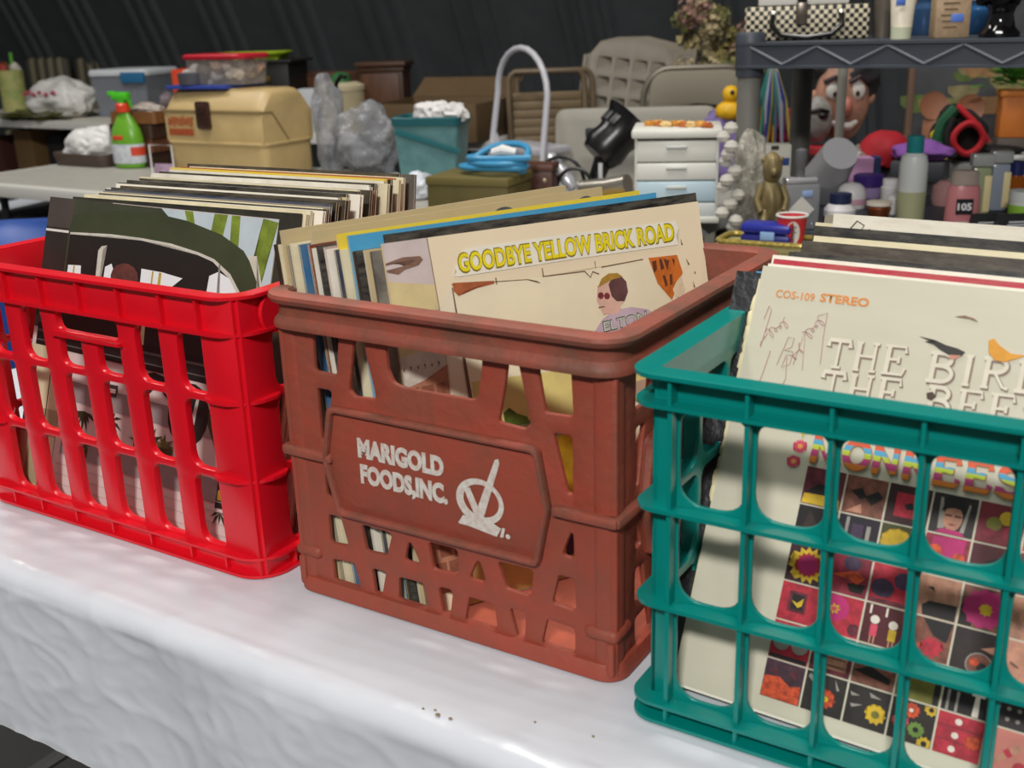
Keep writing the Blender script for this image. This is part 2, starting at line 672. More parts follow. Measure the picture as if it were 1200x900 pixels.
    o2 = [(u - x0 - W / 2 + (-.0025), v) for u, v in oct_]
    inner = []
    cx, cy = 0, 0.137
    for u, v in o2:
        inner.append((cx + (u - cx) * 0.955, cy + (v - cy) * 0.885))
    me_plate = plate_mesh([fillet(o2, .006)], 0.010, 0.001)
    me_ring = plate_mesh([fillet(o2, .007), fillet(inner, .005)], 0.0105, 0.0032, 2)
    for k in range(4):
        M = Matrix.Rotation(PI / 2 * k, 4, 'Z') @ Matrix.Translation((0, -D / 2, 0)) @ FRONT
        p = link('label_panel', me_plate, [body] if k == 0 else None, t, M=M @ Matrix.Translation((0, 0, -0.0035)))
        link('panel_border', me_ring, [rimm] if k == 0 else None, p, M=Matrix.Translation((0, 0, 0.0052)))
        if k == 0:
            ink = mat('#d9d5cb', 0.6, var=0.35, scale=160, col2='#a85a48')
            zt = 0.0052
            for s, h, wd, u, v in (('MARIGOLD', .0155, .0880, .0905, .1462), ('FOODS,INC.', .0155, .0895, .0915, .1228)):
                me = text_mesh(s, h, wd, 0.055, 0.0006)
                o = link('panel_lettering', me, [ink], p, (u - x0 - W / 2, v, zt))
                o.rotation_euler = (0, 0, -0.012)
                o['label'] = 'white capital lettering line'
            # ticked oval emblem
            bm = NB()
            N = 40
            ring = []
            for i in range(N):
                a = 2 * PI * i / N
                th = 0.0058 + 0.0016 * math.sin(a - 2.2)
                ring.append(((.0225 - th) * math.cos(a), (.0195 - th) * math.sin(a), .0225 * math.cos(a), .0195 * math.sin(a)))
            for i in range(N):
                a, b = ring[i], ring[(i + 1) % N]
                vs = [bm.verts.new((q[0], q[1], 0)) for q in ((a[0], a[1]), (a[2], a[3]), (b[2], b[3]), (b[0], b[1]))]
                bm.faces.new(vs)
            for poly in ([(-.0145, .0080), (-.0088, .0108), (-.0018, -.0045), (.0158, .0385), (.0190, .0400), (.0200, .0362), (.0028, -.0150), (-.0042, -.0150)],
                         [(-.0215, -.0225), (-.0165, -.0150), (.0130, -.0165), (.0195, -.0190), (.0150, -.0270), (.0090, -.0262), (-.0120, -.0235), (-.0205, -.0235)],
                         [(.0205, -.0180), (.0230, -.0180), (.0212, -.0265), (.0180, -.0267)]):
                bm.faces.new([bm.verts.new((x, y, 0.0002)) for x, y in poly])
            lathe(bm, [(.0001, 0), (.0022, .0001), (.0022, .0002), (.0001, .0003)], 10, Matrix.Translation((.0255, -.0245, 0)))
            o = obj('emblem', bm, ink, p, (.2120 - x0 - W / 2, .1300, zt + 0.0004))
            o['label'] = 'white emblem of an oval with a tick over a ribbon'
    return t


brown_crate()


# --- lattice crates (red and teal): plate walls with fins
def lattice_crate(label, cx, cy, W, D, ins, cols_f, cols_s, rows, col, col_in, H, zr, handle, flare, rcorner):
    """ins: how far the walls stand in behind the lips; cols: list of holes (u0,u1); rows: list of (w0,w1)"""
    body = mat(col, 0.27, var=0.12, scale=6, bump=0.03)
    t = empty('plastic_crate', (cx, cy, TZ), 0, label, 'crate')
    w, d = W - 2 * ins, D - 2 * ins

    def wallmesh(L, cols, hand):
        loops = [[(0, 0.002), (L, 0.002), (L, H - 0.002), (0, H - 0.002)]]
        for ri, (a, b) in enumerate(rows):
            top = ri == 0
            i = 0
            while i < len(cols):
                u0, u1 = cols[i]
                if top and hand and i == hand[0]:
                    u1 = cols[hand[1]][1]
                    loops.append(fillet([(u0, hand[2]), (u1, hand[2]), (u1, b), (u0, b)], [0.012, 0.006, 0.006, 0.006], 4))
                    for j in range(hand[0], hand[1] + 1):
                        c0, c1 = cols[j]
                        loops.append(fillet([(c0, a), (c1, a), (c1, hand[2] - 0.006), (c0, hand[2] - 0.006)], [flare, flare * .4, 0.003, 0.003], 4))
                    i = hand[1] + 1
                    continue
                if flare > 0.0125:
                    loops.append(fillet([(u0, a), (u1, a), (u1, b), (u0, b)], [flare * 1.4, flare * 1.4, flare * .75, flare * .75], 6))
                else:
                    fl = .0075
                    loops.append(fillet([(u0 + fl * .0, a), (u1 - .0, a), (u1, a + .03), (u1, b), (u0, b), (u0 - .0, a + .03)], [.018, .004, .01, .003, .012, .02], 5))
                i += 1
        th = 0.0035 if flare > 0.0125 else 0.0080
        me = plate_mesh(loops, th, 0.0006, 1)
        for v in me.vertices:
            v.co.z -= th / 2 - (0 if flare > 0.0125 else 0.004)
        return me

    meF = wallmesh(w, cols_f, handle)
    nS = (len(cols_s) - 1) // 2
    meS = wallmesh(d, cols_s, (nS, nS, handle[2]) if handle else None)
    place_walls(t, meF, meS, w, d, [body])
    # top rim lip, lower lip, foot flanges
    bm = NB()
    sweep(bm, [(-.0035, H - .020), (-.0035, H - .0005), (-.002, H), (ins - .0006, H), (ins, H - .0006), (ins, H - .0034), (ins - .0006, H - .0040), (.001, H - .0040), (.0005, H - .020)], w, d, rcorner - ins, 10)
    obj('rim', bm, body, t, angle=.22)
    bm = NB()
    for z0 in (zr,):
        sweep(bm, [(-.001, z0 - .0015), (-.001, z0 + .0015), (ins - .0012, z0 + .0014), (ins - .0012, z0 - .0014)], w, d, rcorner - ins, 10)
    obj('lower_lip', bm, body, t, angle=.22)
    bm = NB()
    for z0 in (rows[-1][0] - .0035, 0.0022):
        sweep(bm, [(-.001, z0 - .0016), (-.001, z0 + .0016), (ins - .0008, z0 + .0014), (ins - .0008, z0 - .0014)], w, d, rcorner - ins, 10)
    obj('foot_flange', bm, body, t, angle=.22)
    for ri in range(len(rows) - 1):
        z0 = (rows[ri][0] + rows[ri + 1][1]) / 2
        if flare > 0.0125:
            bm = NB()
            sweep(bm, [(-.0034, z0 - .0016), (-.0034, z0 + .0016), (ins - .0025, z0 + .0015), (ins - .0025, z0 - .0015)], w, d, rcorner - ins, 10)
            obj('girdle_rail', bm, body, t, angle=.22)
        else:
            cw_, cd_ = cols_f[0][0] + .001, cols_s[0][0] + .001
            for sx, sy in ((1, -1), (1, 1), (-1, 1), (-1, -1)):
                o_ = ins - .002
                r_ = rcorner - .002
                cxx, cyy = w / 2 + o_ - r_, d / 2 + o_ - r_
                arc = [(cxx + r_ * math.cos(PI / 2 * q / 6), cyy + r_ * math.sin(PI / 2 * q / 6)) for q in range(7)]
                poly = [(w / 2, d / 2 - cd_), (w / 2 + o_ * .6, d / 2 - cd_), (w / 2 + o_, d / 2 - cd_ + .008)] + arc + [(w / 2 - cw_ + .008, d / 2 + o_), (w / 2 - cw_, d / 2 + o_ * .6), (w / 2 - cw_, d / 2)]
                poly = [(x * sx, y * sy) for x, y in poly]
                if sx * sy < 0:
                    poly = poly[::-1]
                bm = NB()
                prism(bm, poly, .003, Matrix.Translation((0, 0, z0 - .0015)))
                obj('post_ledge', bm, body, t, smooth=False)
    if handle:
        z0 = handle[2] - .003
        for k in (0, 2):
            bm = NB()
            u0, u1 = cols_f[handle[0]][0], cols_f[handle[1]][1]
            box(bm, (u1 - u0 + .01, ins, .0032), ((u0 + u1) / 2 - w / 2, -d / 2 - ins / 2 + .003, z0))
            o = obj('handle_bar', bm, body, t)
            o.rotation_euler = (0, 0, PI / 2 * k)
    # upright fins and gussets between the flanges
    hb, hf = H - zr - .004, rows[-1][0] - .004
    bm = NB()
    box(bm, (.0026, ins - .003, hb))
    me_b = mesh_from(bm, False)
    bm = NB()
    box(bm, (.0022, ins - .003, hf))
    me_f = mesh_from(bm, False)
    bm = NB()
    box(bm, (.0032, .011, zr - .002))
    me_u = mesh_from(bm, False)
    for m_ in (me_b, me_f, me_u):
        m_.materials.append(body)
    for k in range(4):
        L, off, cols = ((w, d, cols_f), (d, w, cols_s))[k % 2]
        R = Matrix.Rotation(PI / 2 * k, 4, 'Z')
        bars = [cols[0][0] - .003] + [(cols[i][1] + cols[i + 1][0]) / 2 for i in range(len(cols) - 1)] + [cols[-1][1] + .003]
        for u in bars:
            link('band_gusset', me_b, None, t, M=R @ Matrix.Translation((u - L / 2, -off / 2 - ins / 2 + .002, zr + hb / 2)))
            link('foot_gusset', me_f, None, t, M=R @ Matrix.Translation((u - L / 2, -off / 2 - ins / 2 + .002, rows[-1][0] / 2)))
            if flare > 0.0125:
                link('upright_fin', me_u, None, t, M=R @ Matrix.Translation((u - L / 2, -off / 2 - .0045, zr / 2 + .001)))
    # open grid floor
    bm = NB()
    n = 9
    for i in range(n):
        x = -w / 2 + .01 + (w - .02) * i / (n - 1)
        box(bm, (.006, d - .004, .004), (x, 0, .0045))
        y = -d / 2 + .01 + (d - .02) * i / (n - 1)
        box(bm, (w - .004, .006, .0036), (0, y, .0045))
    obj('crate_floor', bm, body, t, smooth=False)
    return t


RW = 0.428
rc = [.1005, .1575, .2145, .2715, .3285]
# red crate: bars about 22 mm wide, holes between
ri = 0.013
edges = [.0565] + [c for b in rc for c in (b - .0115, b + .0115)] + [.3725]
cols = [(edges[i] - ri, edges[i + 1] - ri) for i in range(0, len(edges), 2)]
colsS = [(.05 - ri + k * .0505, .05 - ri + k * .0505 + .033) for k in range(5)]
red = lattice_crate('bright red plastic crate of records at the left end of the row', -0.021 - RW / 2, -0.012 + 0.1675, RW, 0.335, ri, cols, colsS,
              [(.1760, .2325), (.1005, .1690), (.0235, .0935)], '#e21325', None, .2715, .2360, (2, 3, .2125), 0.011, 0.036)
bm = NB()
lathe(bm, [(.001, 0), (.019, 0), (.0195, .002), (.019, .004), (.001, .004)], 20)
obj('rim_tab', bm, mat('#e21325', .33, var=.12, scale=6, bump=.03), red, M=Matrix.Translation((RW / 2 - .006, -.1675 + .052, .2500)) @ Matrix.Rotation(PI / 2, 4, 'Y'))
ti = 0.015
colsT = [(.034 - ti + .0535 * k, .034 - ti + .0535 * k + .0465) for k in range(7)]
TW = .335 + 2 * .0535
lattice_crate('teal green plastic crate of records at the right end of the row', 0.353 + TW / 2, -0.027 + .1675, TW, .335, ti, colsT, colsT[:5],
              [(.1725, .2390), (.0990, .1655), (.0195, .0920)], '#00837a', None, .2680, .2450, None, 0.0135, 0.020)

# ------------------------------------------------------------------ record sleeves
PAPER = ['#e6dbb8', '#ddd0a8', '#efe7cf', '#d8cba6', '#e9dfc0', '#cfc09a', '#f0ead8']


def pose(x, y, z, yaw, lean, roll=0.0):
    u = Vector((math.cos(yaw), math.sin(yaw), 0))
    b = Vector((-math.sin(yaw), math.cos(yaw), 0))
    v = math.cos(lean) * Vector((0, 0, 1)) + math.sin(lean) * b
    u2 = math.cos(roll) * u + math.sin(roll) * v
    v2 = -math.sin(roll) * u + math.cos(roll) * v
    n = v2.cross(u2)
    return Matrix(((u2.x, n.x, v2.x, x), (u2.y, n.y, v2.y, y), (u2.z, n.z, v2.z, z), (0, 0, 0, 1)))


_SL = {}


def sleeve_mesh(S, t, spine):
    key = (round(S, 4), round(t, 4), spine)
    if key in _SL:
        return _SL[key]
    bm = NB()
    e = 0.0011

    def board(size, c, faces_cover):
        vs = bmesh.ops.create_cube(bm, size=1)['verts']
        bmesh.ops.transform(bm, matrix=Matrix.Translation(c) @ Matrix.Diagonal((*size, 1)), verts=vs)
        for f in set(f for v in vs for f in v.link_faces):
            nrm = f.normal
            f.material_index = 0 if faces_cover(f.calc_center_median() - Vector(c)) else 1
    board((S, e, S), (S / 2, e / 2, S / 2), lambda d: abs(d.y) > e * .4)
    board((S, e, S), (S / 2, t - e / 2, S / 2), lambda d: abs(d.y) > e * .4)
    if spine in ('L', 'R'):
        x = e * .6 if spine == 'L' else S - e * .6
        board((e, t - 2 * e, S), (x, t / 2, S / 2), lambda d: True)
    board((S, t - 2 * e, e), (S / 2, t / 2, e / 2), lambda d: False)
    me = mesh_from(bm, False)
    _SL[key] = me
    return me


_IN = {}


def sleeve(label, P, S, t, cover, edge, spine='L', inner='#ece6d6', group=None, drop=0.004):
    me = sleeve_mesh(S, t, spine).copy()
    me.materials.append(cover)
    me.materials.append(edge)
    o = bpy.data.objects.new('record_sleeve', me)
    COL.objects.link(o)
    o.matrix_world = P
    tag(o, label, 'record', group)
    key = (round(S, 4), round(t, 4))
    if key not in _IN:
        bm = NB()
        box(bm, (S - .006, t - .0018, S - .005), (S / 2, t / 2, (S - .005) / 2 + .001))
        _IN[key] = mesh_from(bm, False)
    im = _IN[key].copy()
    im.materials.append(mat(inner, 0.7))
    i = bpy.data.objects.new('inner_sleeve', im)
    COL.objects.link(i)
    i.parent = o
    i.location = (0, 0, -drop + 0.001)
    return o


def cover_mat(col, wear=0.35, wearcol='#cfc4a4', scale=14, rough=0.45, stretch=None):
    return mat(col, rough, var=wear, scale=scale, col2=wearcol, stretch=stretch)


def flat(name, par, S, groups, layer=1, label=None, kind=None):
    """printed ink: groups = [(material, [polygon in sleeve u,v])...] lying on the front of the sleeve"""
    bm = NB()
    mats = []
    kk = 0
    for m, polys in groups:
        if m not in mats:
            mats.append(m)
        mi = mats.index(m)
        kk += 1
        for k, poly in enumerate(polys):
            y = -0.00022 * layer - 0.000015 * kk
            f = bm.faces.new([bm.verts.new((u * S, y, v * S)) for u, v in poly])
            f.material_index = mi
            if len(poly) > 4:
                bmesh.ops.triangulate(bm, faces=[f])
    me = bpy.data.meshes.new(name)
    bm.to_mesh(me)
    bm.free()
    o = link(name, me, mats, par)
    if label:
        o['label'] = label
    if kind:
        o['kind'] = kind
    return o


def print_text(par, S, body, m, u, v, h, wd, bold=0.0, layer=3, tilt=0.0, du=0, dv=0, name='title_lettering', label=None, shear=0.0, slopev=0.0):
    me = text_mesh(body, h * S, wd * S, bold)
    for q in me.vertices:
        x, y = q.co.x + shear * q.co.y, q.co.y
        q.co = (u * S + x + du * S, -0.00022 * layer, v * S + y + x * slopev + dv * S)
    me.flip_normals()
    o = link(name, me, [m], par)
    if label:
        o['label'] = label
    return o


def disc(u, v, r, n=16, ry=None):
    ry = ry or r
    return [(u + r * math.cos(2 * PI * k / n), v + ry * math.sin(2 * PI * k / n)) for k in range(n)]


def flower(u, v, r, n=14, dip=0.72):
    return [(u + (r if k % 2 == 0 else r * dip) * math.cos(PI * k / n), v + (r if k % 2 == 0 else r * dip) * math.sin(PI * k / n)) for k in range(2 * n)]


def rect(u0, v0, u1, v1):
    return [(u0, v0), (u1, v0), (u1, v1), (u0, v1)]


ink = lambda c, var=0.25, scale=60: mat(c, 0.5, var=var, scale=scale)
rnd = random.Random(11)
ordn = lambda k: ('first second third fourth fifth sixth seventh eighth ninth tenth eleventh twelfth thirteenth fourteenth fifteenth sixteenth seventeenth eighteenth nineteenth twentieth '
                  'twenty-first twenty-second twenty-third twenty-fourth twenty-fifth twenty-sixth twenty-seventh twenty-eighth twenty-ninth thirtieth thirty-first thirty-second thirty-third '
                  'thirty-fourth thirty-fifth thirty-sixth thirty-seventh thirty-eighth thirty-ninth fortieth').split()[k - 1]
CN = {'#1c1a1a': 'black', '#e4d9b6': 'cream', '#efe9da': 'white', '#3a3026': 'dark brown', '#8a8478': 'grey', '#e0c22e': 'yellow', '#2f6d9c': 'blue', '#7a2a24': 'dark red',
      '#c9b58a': 'tan', '#46503a': 'dark green', '#b8632f': 'orange brown', '#2c3650': 'navy', '#5a5650': 'charcoal grey', '#b89a9a': 'dusty pink', '#39a0cf': 'bright blue', '#f2d33a': 'bright yellow',
      '#b3203c': 'crimson', '#2e6b7a': 'teal blue'}

# --- red crate: 38 sleeves leaning back, front one with a dark car and pale house picture
S = 0.325
rp = pose(-.41776, .0065, .7565, .05292, .32595, -.02011)
fr = sleeve('glossy record sleeve with a dark rounded car roof, foremost in the red crate', rp, S, .004, cover_mat('#c9b9b4', .2, '#b5a19c'), mat('#d8cfae', .6), 'R')
dk, dk2, dk3 = ink('#241d18', .3, 18), ink('#17130f', .2, 30), ink('#3a4028', .35, 9)
flat('cover_picture', fr, S, [
    (ink('#4b423c', .3, 10), [[(0, .56), (.13, .56), (.30, 1), (0, 1)]]),
    (ink('#3f4431', .3, 10), [[(.13, .80), (.55, .80), (.66, .93), (.52, .998), (.12, .998)]]),
    (ink('#b9c7cc', .15, 12), [[(.52, .998), (.66, .90), (1, .60), (1, .998)]]),
    (ink('#7b8f2e', .5, 40), [[(.62, .998), (.655, .998), (.68, .93), (.665, .90)], [(.745, .998), (.80, .998), (.79, .93), (.765, .86), (.735, .90)], [(.815, .998), (.85, .998), (.86, .87), (.83, .80)], [(.94, .998), (1, .99), (.97, .86), (.95, .72), (.90, .74), (.93, .88)]]),
    (ink('#2a241f', .3, 18), [[(.0, .60), (.12, .60), (.13, .90), (.0, .90)]]),
    (ink('#c8b98a', .4, 50), [[(.015, .745), (.10, .745), (.09, .69), (.06, .60), (.02, .60)]]),
    (ink('#d9d6cd', .1), [[(.07, .60), (.10, .70), (.115, .70), (.12, .60)], rect(0, .885, .115, .893)]),
], 1, 'printed picture of a dark car before a pale house')
roof = [(.112, .52), (.112, .90), (.125, .945), (.218, .964), (.33, .976), (.412, .979), (.53, .977), (.637, .967), (.784, .936), (.880, .895), (.93, .845), (.965, .78), (.985, .70), (.995, .52)]
flat('printed_car', fr, S, [
    (dk3, [roof]),
    (ink('#1d1813', .3, 20), [[(.12, .53), (.12, .885), (.311, .893), (.579, .886), (.764, .853), (.86, .80), (.92, .70), (.95, .53)]]),
    (ink('#c9c6b8', .2), [[(.12, .882), (.311, .890), (.45, .889), (.579, .883), (.70, .865), (.764, .850), (.83, .81), (.89, .75), (.93, .68), (.936, .68), (.90, .755), (.84, .82), (.768, .859), (.70, .874), (.579, .891), (.45, .897), (.311, .898), (.12, .889)],
                           [(.262, .84), (.275, .855), (.30, .86), (.284, .845), (.282, .63), (.268, .63)]]),
    (ink('#dfe4e4', .1, 10), [[(.129, .70), (.129, .78), (.190, .783), (.20, .70)], [(.300, .70), (.303, .79), (.331, .803), (.35, .77), (.345, .70)], [(.470, .72), (.467, .800), (.56, .797), (.648, .787), (.60, .750), (.52, .72)], [(.75, .70), (.757, .806), (.792, .822), (.838, .806), (.875, .765), (.90, .70)]]),
    (ink('#b5a23c', .3), [rect(.155, .70, .162, .78), rect(.515, .73, .522, .797), rect(.545, .73, .557, .795)]),
    (ink('#6a3a33', .5, 55), [disc(.395, .765, .062, 14, .045), rect(.345, .62, .45, .75)]),
    (ink('#d8c9a0', .3), [[(.44, .54), (.475, .62), (.485, .62), (.47, .54)], [(.50, .54), (.50, .62), (.515, .62), (.52, .54)]]),
    (ink('#8f8b84', .3), [[(.80, .70), (.789, .845), (.796, .845), (.815, .70)]]),
    (ink('#cfcbb8', .2, 30), [[(.90, .88), (.935, .884), (1.0, .72), (1.0, .56), (.985, .56), (.965, .78)]]),
    (ink('#0f0d0c', .2), [[(.02, .50), (.99, .47), (.995, .545), (.02, .575)]]),
    (ink('#56514c', .2), [[(.02, .545), (.99, .522), (.99, .530), (.02, .553)], [(.02, .515), (.99, .490), (.99, .494), (.02, .519)]]),
], 2, 'dark green black car printed on the sleeve')
flat('printed_house', fr, S, [
    (ink('#cfc6a2', .2, 9), [[(.0, .0), (.165, .0), (.175, .50), (.0, .50)]]),
    (ink('#a59a76', .2, 9), [[(.0, .20), (.17, .20), (.172, .29), (.0, .29)], [(.03, .03), (.12, .03), (.13, .16), (.05, .18)]]),
    (ink('#8d807f', .2, 12), [[(.19, .335), (.97, .31), (.97, .375), (.19, .40)], [(.20, .155), (.97, .12), (.97, .19), (.20, .225)]]),
    (ink('#4a4a28', .6, 70), [[(.225, .165), (.33, .16), (.33, .195), (.225, .20)], [(.53, .235), (.70, .22), (.70, .255), (.53, .27)], [(.80, .40), (.99, .41), (.99, .28), (.88, .27)]]),
    (ink('#151210', .2), [disc(.745, .37, .085, 18, .10), [(.50, .46), (.56, .40), (.60, .44), (.66, .40), (.70, .46), (.58, .48)], rect(.90, .11, .95, .23), rect(.108, .0, .112, .5)]),
    (ink('#b9b3ad', .2), [[(.775, .45), (.785, .45), (.765, .24), (.75, .22), (.742, .235)]]),
    (ink('#39322f', .2), [rect(.33, .375, .43, .415)]),
    (ink('#e9e2de', .1), [rect(.337, .388, .423, .402)]),
    (ink('#b48b28', .4), [rect(.905, .135, .945, .165)]),
], 2, 'pale house wall with palms printed on the sleeve')
def palm(u, v, r, n, a0=20, a1=160):
    out = []
    for k in range(n):
        a = math.radians(a0 + (a1 - a0) * k / (n - 1))
        d = Vector((math.cos(a), math.sin(a)))
        s_ = Vector((-d.y, d.x)) * r * .09
        rr = r * (.8 + .2 * math.sin(k * 2.3))
        q = Vector((u, v))
        out.append([tuple(q), tuple(q + d * rr * .5 + s_), tuple(q + d * rr + Vector((0, -.12 * r))), tuple(q + d * rr * .5 - s_)])
    return out


flat('printed_palms', fr, S, [(ink('#2c3018', .5, 60), palm(.29, .31, .07, 7, 200, 340) + palm(.275, .19, .075, 11, 0, 180) + palm(.42, .30, .06, 8, 200, 520) + palm(.60, .255, .07, 9) + palm(.925, .10, .05, 5, 200, 340)),
                              (ink('#6a6a38', .5, 60), palm(.28, .17, .06, 9, 10, 170) + palm(.66, .25, .06, 7) + palm(.55, .25, .05, 7))], 3, 'small palms printed against the house')
flat('printed_boards', fr, S, [(ink('#a3958f', .1), [[(.19, .02 + .033 * k), (.97, -.005 + .033 * k), (.97, -.003 + .033 * k), (.19, .022 + .033 * k)] for k in range(1, 5)])], 3, 'thin lines of a printed boarded wall')

reds = [('#1c1a1a', 'e'), ('#e4d9b6', 0), ('#e4d9b6', 0), ('#efe9da', 0), ('#1c1a1a', 0), ('#e4d9b6', 0), ('#8a8478', 0), ('#2c3650', 0), ('#1c1a1a', 0), ('#efe9da', 0), ('#3a3026', 0), ('#efe9da', 0), ('#1c1a1a', 0),
        ('#c9b58a', 0), ('#1c1a1a', 0), ('#efe9da', 0), ('#2e6b7a', 0), ('#1c1a1a', 0), ('#e4d9b6', 0), ('#3a3026', 0), ('#efe9da', 0), ('#7a2a24', 0), ('#efe9da', 0), ('#1c1a1a', 0), ('#e4d9b6', 0),
        ('#1c1a1a', 0), ('#efe9da', 0), ('#e0c22e', 0), ('#1c1a1a', 0), ('#e4d9b6', 0), ('#b8632f', 0), ('#e4d9b6', 0), ('#3a3026', 0), ('#1c1a1a', 0), ('#5a5650', 0)]
NR = len(reds)
for k, (c, f) in enumerate(reds):
    q = (k + 1) / NR
    lean = .315 - .155 * q
    yb = .0125 + .254 * q
    sz = .3215 + .0015 * (k % 3 == 0) - .0015 * (k % 4 == 1) + (.0012 if c in ('#e0c22e',) else 0) - (.0015 if c in ('#b8632f', '#7a2a24', '#2e6b7a') else 0)
    right = -.058 - .028 * q + rnd.uniform(-.008, .010)
    if k == 0:
        right = -.062
    if k in (3, 4):
        right = -.050
    cm = cover_mat(c, .12 if c in ('#1c1a1a', '#3a3026', '#2c3650') else .35, '#d8cdb0' if c in ('#1c1a1a', '#3a3026', '#2c3650') or k % 2 else '#8a7f6c', 16, .45)
    if k == 0:
        cm = cover_mat('#23201f', .3, '#4d5230', 22)
    ed = mat('#1c1a1a', .6) if f == 'e' else mat(PAPER[k % 7], .65, var=.2, scale=60)
    z0 = .7565 + .001 * (k % 3) + rnd.uniform(0, .0015)
    lab = '%s record sleeve leaning in the red crate, %s from the front' % (CN[c] if k else 'black edged', ordn(k + 2))
    sleeve(lab, pose(right - sz, yb, z0, .03 + rnd.uniform(-.004, .004), lean), sz, .0044 if k % 5 else .0058, cm, ed, 'R' if k % 3 else 'L', '#efe8d6' if k % 4 else '#2a2626', drop=rnd.choice((.002, .004, .008)))

# --- brown crate: sleeves fanned at an angle, cream cartoon sleeve in front
S = 0.318
ep = pose(.15698, .01671, .75306, 1.02144, .23542, .01168)
el = sleeve('cream cartoon record sleeve with yellow title lettering, foremost in the terracotta crate', ep, S, .0042, cover_mat('#f0dfbe', .22, '#e0caa0', 7), mat('#c9a878', .6), 'L')
line_ = ink('#7a5a48', .2)
flat('cover_picture', el, S, [
    (ink('#d9c9c4', .25, 8), [[(0, .80), (.128, .80), (.124, 1), (0, 1)]]),
    (ink('#e6d29a', .3, 9), [[(0, .80), (.128, .80), (.127, .875), (0, .90)], [(0, .70), (.13, .71), (.13, .74), (0, .735)]]),
    (ink('#c9b0a6', .3, 12), [[(0, .735), (.13, .74), (.13, .81), (0, .80)]]),
    (ink('#d6cdbd', .3, 40), [[(0, .61), (.125, .63), (.128, .71), (0, .70)]]),
    (ink('#b97f62', .35, 50), [[(0, .05), (.10, .05), (.128, .66), (.06, .63), (0, .615)]]),
    (ink('#efe2c6', .15, 10), [[(.13, .40), (.19, .40), (.175, .869), (.13, .81)]]),
    (ink('#f3e6c4', .15, 5), [[(.175, .55), (.90, .55), (.90, .84), (.749, .856), (.585, .85), (.402, .852), (.175, .869)]]),
    (ink('#efdc8a', .3, 8), [[(.19, .45), (.90, .45), (.90, .585), (.55, .58), (.19, .60)]]),
    (ink('#c7a98f', .3, 14), [[(.55, .47), (.90, .47), (.90, .52), (.55, .50)]]),
    (ink('#a8a47a', .3, 20), [[(.19, .40), (.45, .40), (.44, .46), (.19, .47)]]),
    (ink('#d9a92a', .4, 30), [[(.37, .20), (.60, .20), (.55, .42), (.42, .40)]]),
    (ink('#d9b26a', .25, 20), [[(.06, 0), (1, 0), (1, .18), (.37, .20), (.19, .24)]]),
], 1, 'printed cartoon wall, sky and yellow road')
bricks = []
for r in range(11):
    for c in range(3):
        u0 = .004 + c * .042 + (.021 if r % 2 else 0)
        bricks.append(rect(u0, .10 + r * .048, min(u0 + .034, .112), .10 + r * .048 + .034))
flat('printed_bricks', el, S, [(ink('#8f5640', .35, 60), bricks)], 2, 'brown bricks printed at the left')
flat('printed_line_work', el, S, [
    (line_, [[(.124, 1), (.126, 1), (.131, .80), (.129, .80)], [(.175, .869), (.402, .851), (.402, .849), (.175, .866)], [(.402, .851), (.43, .842), (.44, .835), (.436, .835), (.402, .848)],
             [(.45, .853), (.585, .849), (.585, .846), (.45, .850)], [(.585, .849), (.60, .83), (.61, .845), (.63, .835), (.628, .832), (.61, .841), (.60, .826), (.583, .846)], [(.64, .853), (.781, .857), (.781, .854), (.64, .850)],
             rect(.305, .85, .308, .868), rect(.45, .85, .453, .875), rect(.62, .852, .622, .872), [(.175, .40), (.19, .40), (.177, .86), (.174, .86)], [(.22, .45), (.25, .53), (.252, .53), (.225, .45)]]),
    (ink('#b5643c', .3), [[(.178, .872), (.30, .861), (.30, .853), (.21, .845), (.19, .835), (.178, .85)]]),
    (ink('#8c6a58', .3), [[(.0, .948), (.05, .958), (.098, .955), (.105, .945), (.09, .932), (.05, .925), (.03, .915), (0, .925), (.0, .93), (.05, .935), (.082, .944), (.07, .949), (.03, .946), (0, .942)]]),
    (ink('#6f8a35', .5, 50), [[(.20, .43), (.25, .43), (.24, .50), (.22, .52), (.20, .49)], [(.27, .46), (.345, .455), (.34, .475), (.31, .49), (.29, .51), (.27, .50)]]),
    (ink('#5a4638', .2), [[(.002 + .02 * k, .668 + .004 * (k % 2)), (.007 + .02 * k, .671), (.005 + .02 * k, .658)] for k in range(6)] + [[(.93, .84), (.94, .82), (.935, .818)], [(.945, .77), (.95, .75), (.945, .75)], [(.92, .90), (.925, .88), (.92, .88)], [(.955, .80), (.958, .79), (.953, .79)]]),
    (ink('#4a2d4a', .4, 60), [[(.40, .06), (.43, .06), (.435, .17), (.41, .17)], [(.62, .05), (.74, .02), (.75, .05), (.66, .09)]]),
], 3, 'thin brown outlines and foliage print', 'stuff')
flat('title_strip', el, S, [(ink('#f3ecd9', .08, 20), [[(.185, .889), (.195, .90), (.192, .91), (.215, .94), (.222, .955), (.24, .958), (.55, .958), (.91, .952), (.918, .93), (.905, .91), (.910, .882), (.55, .886), (.20, .886)]])], 3, 'torn white title strip')
print_text(el, S, 'GOODBYE YELLOW BRICK ROAD', ink('#8a7a1e', .1), .201, .8965, .050, .700, .055, 4)
print_text(el, S, 'GOODBYE YELLOW BRICK ROAD', ink('#f0dc1e', .12, 30), .204, .8990, .046, .694, .030, 5)
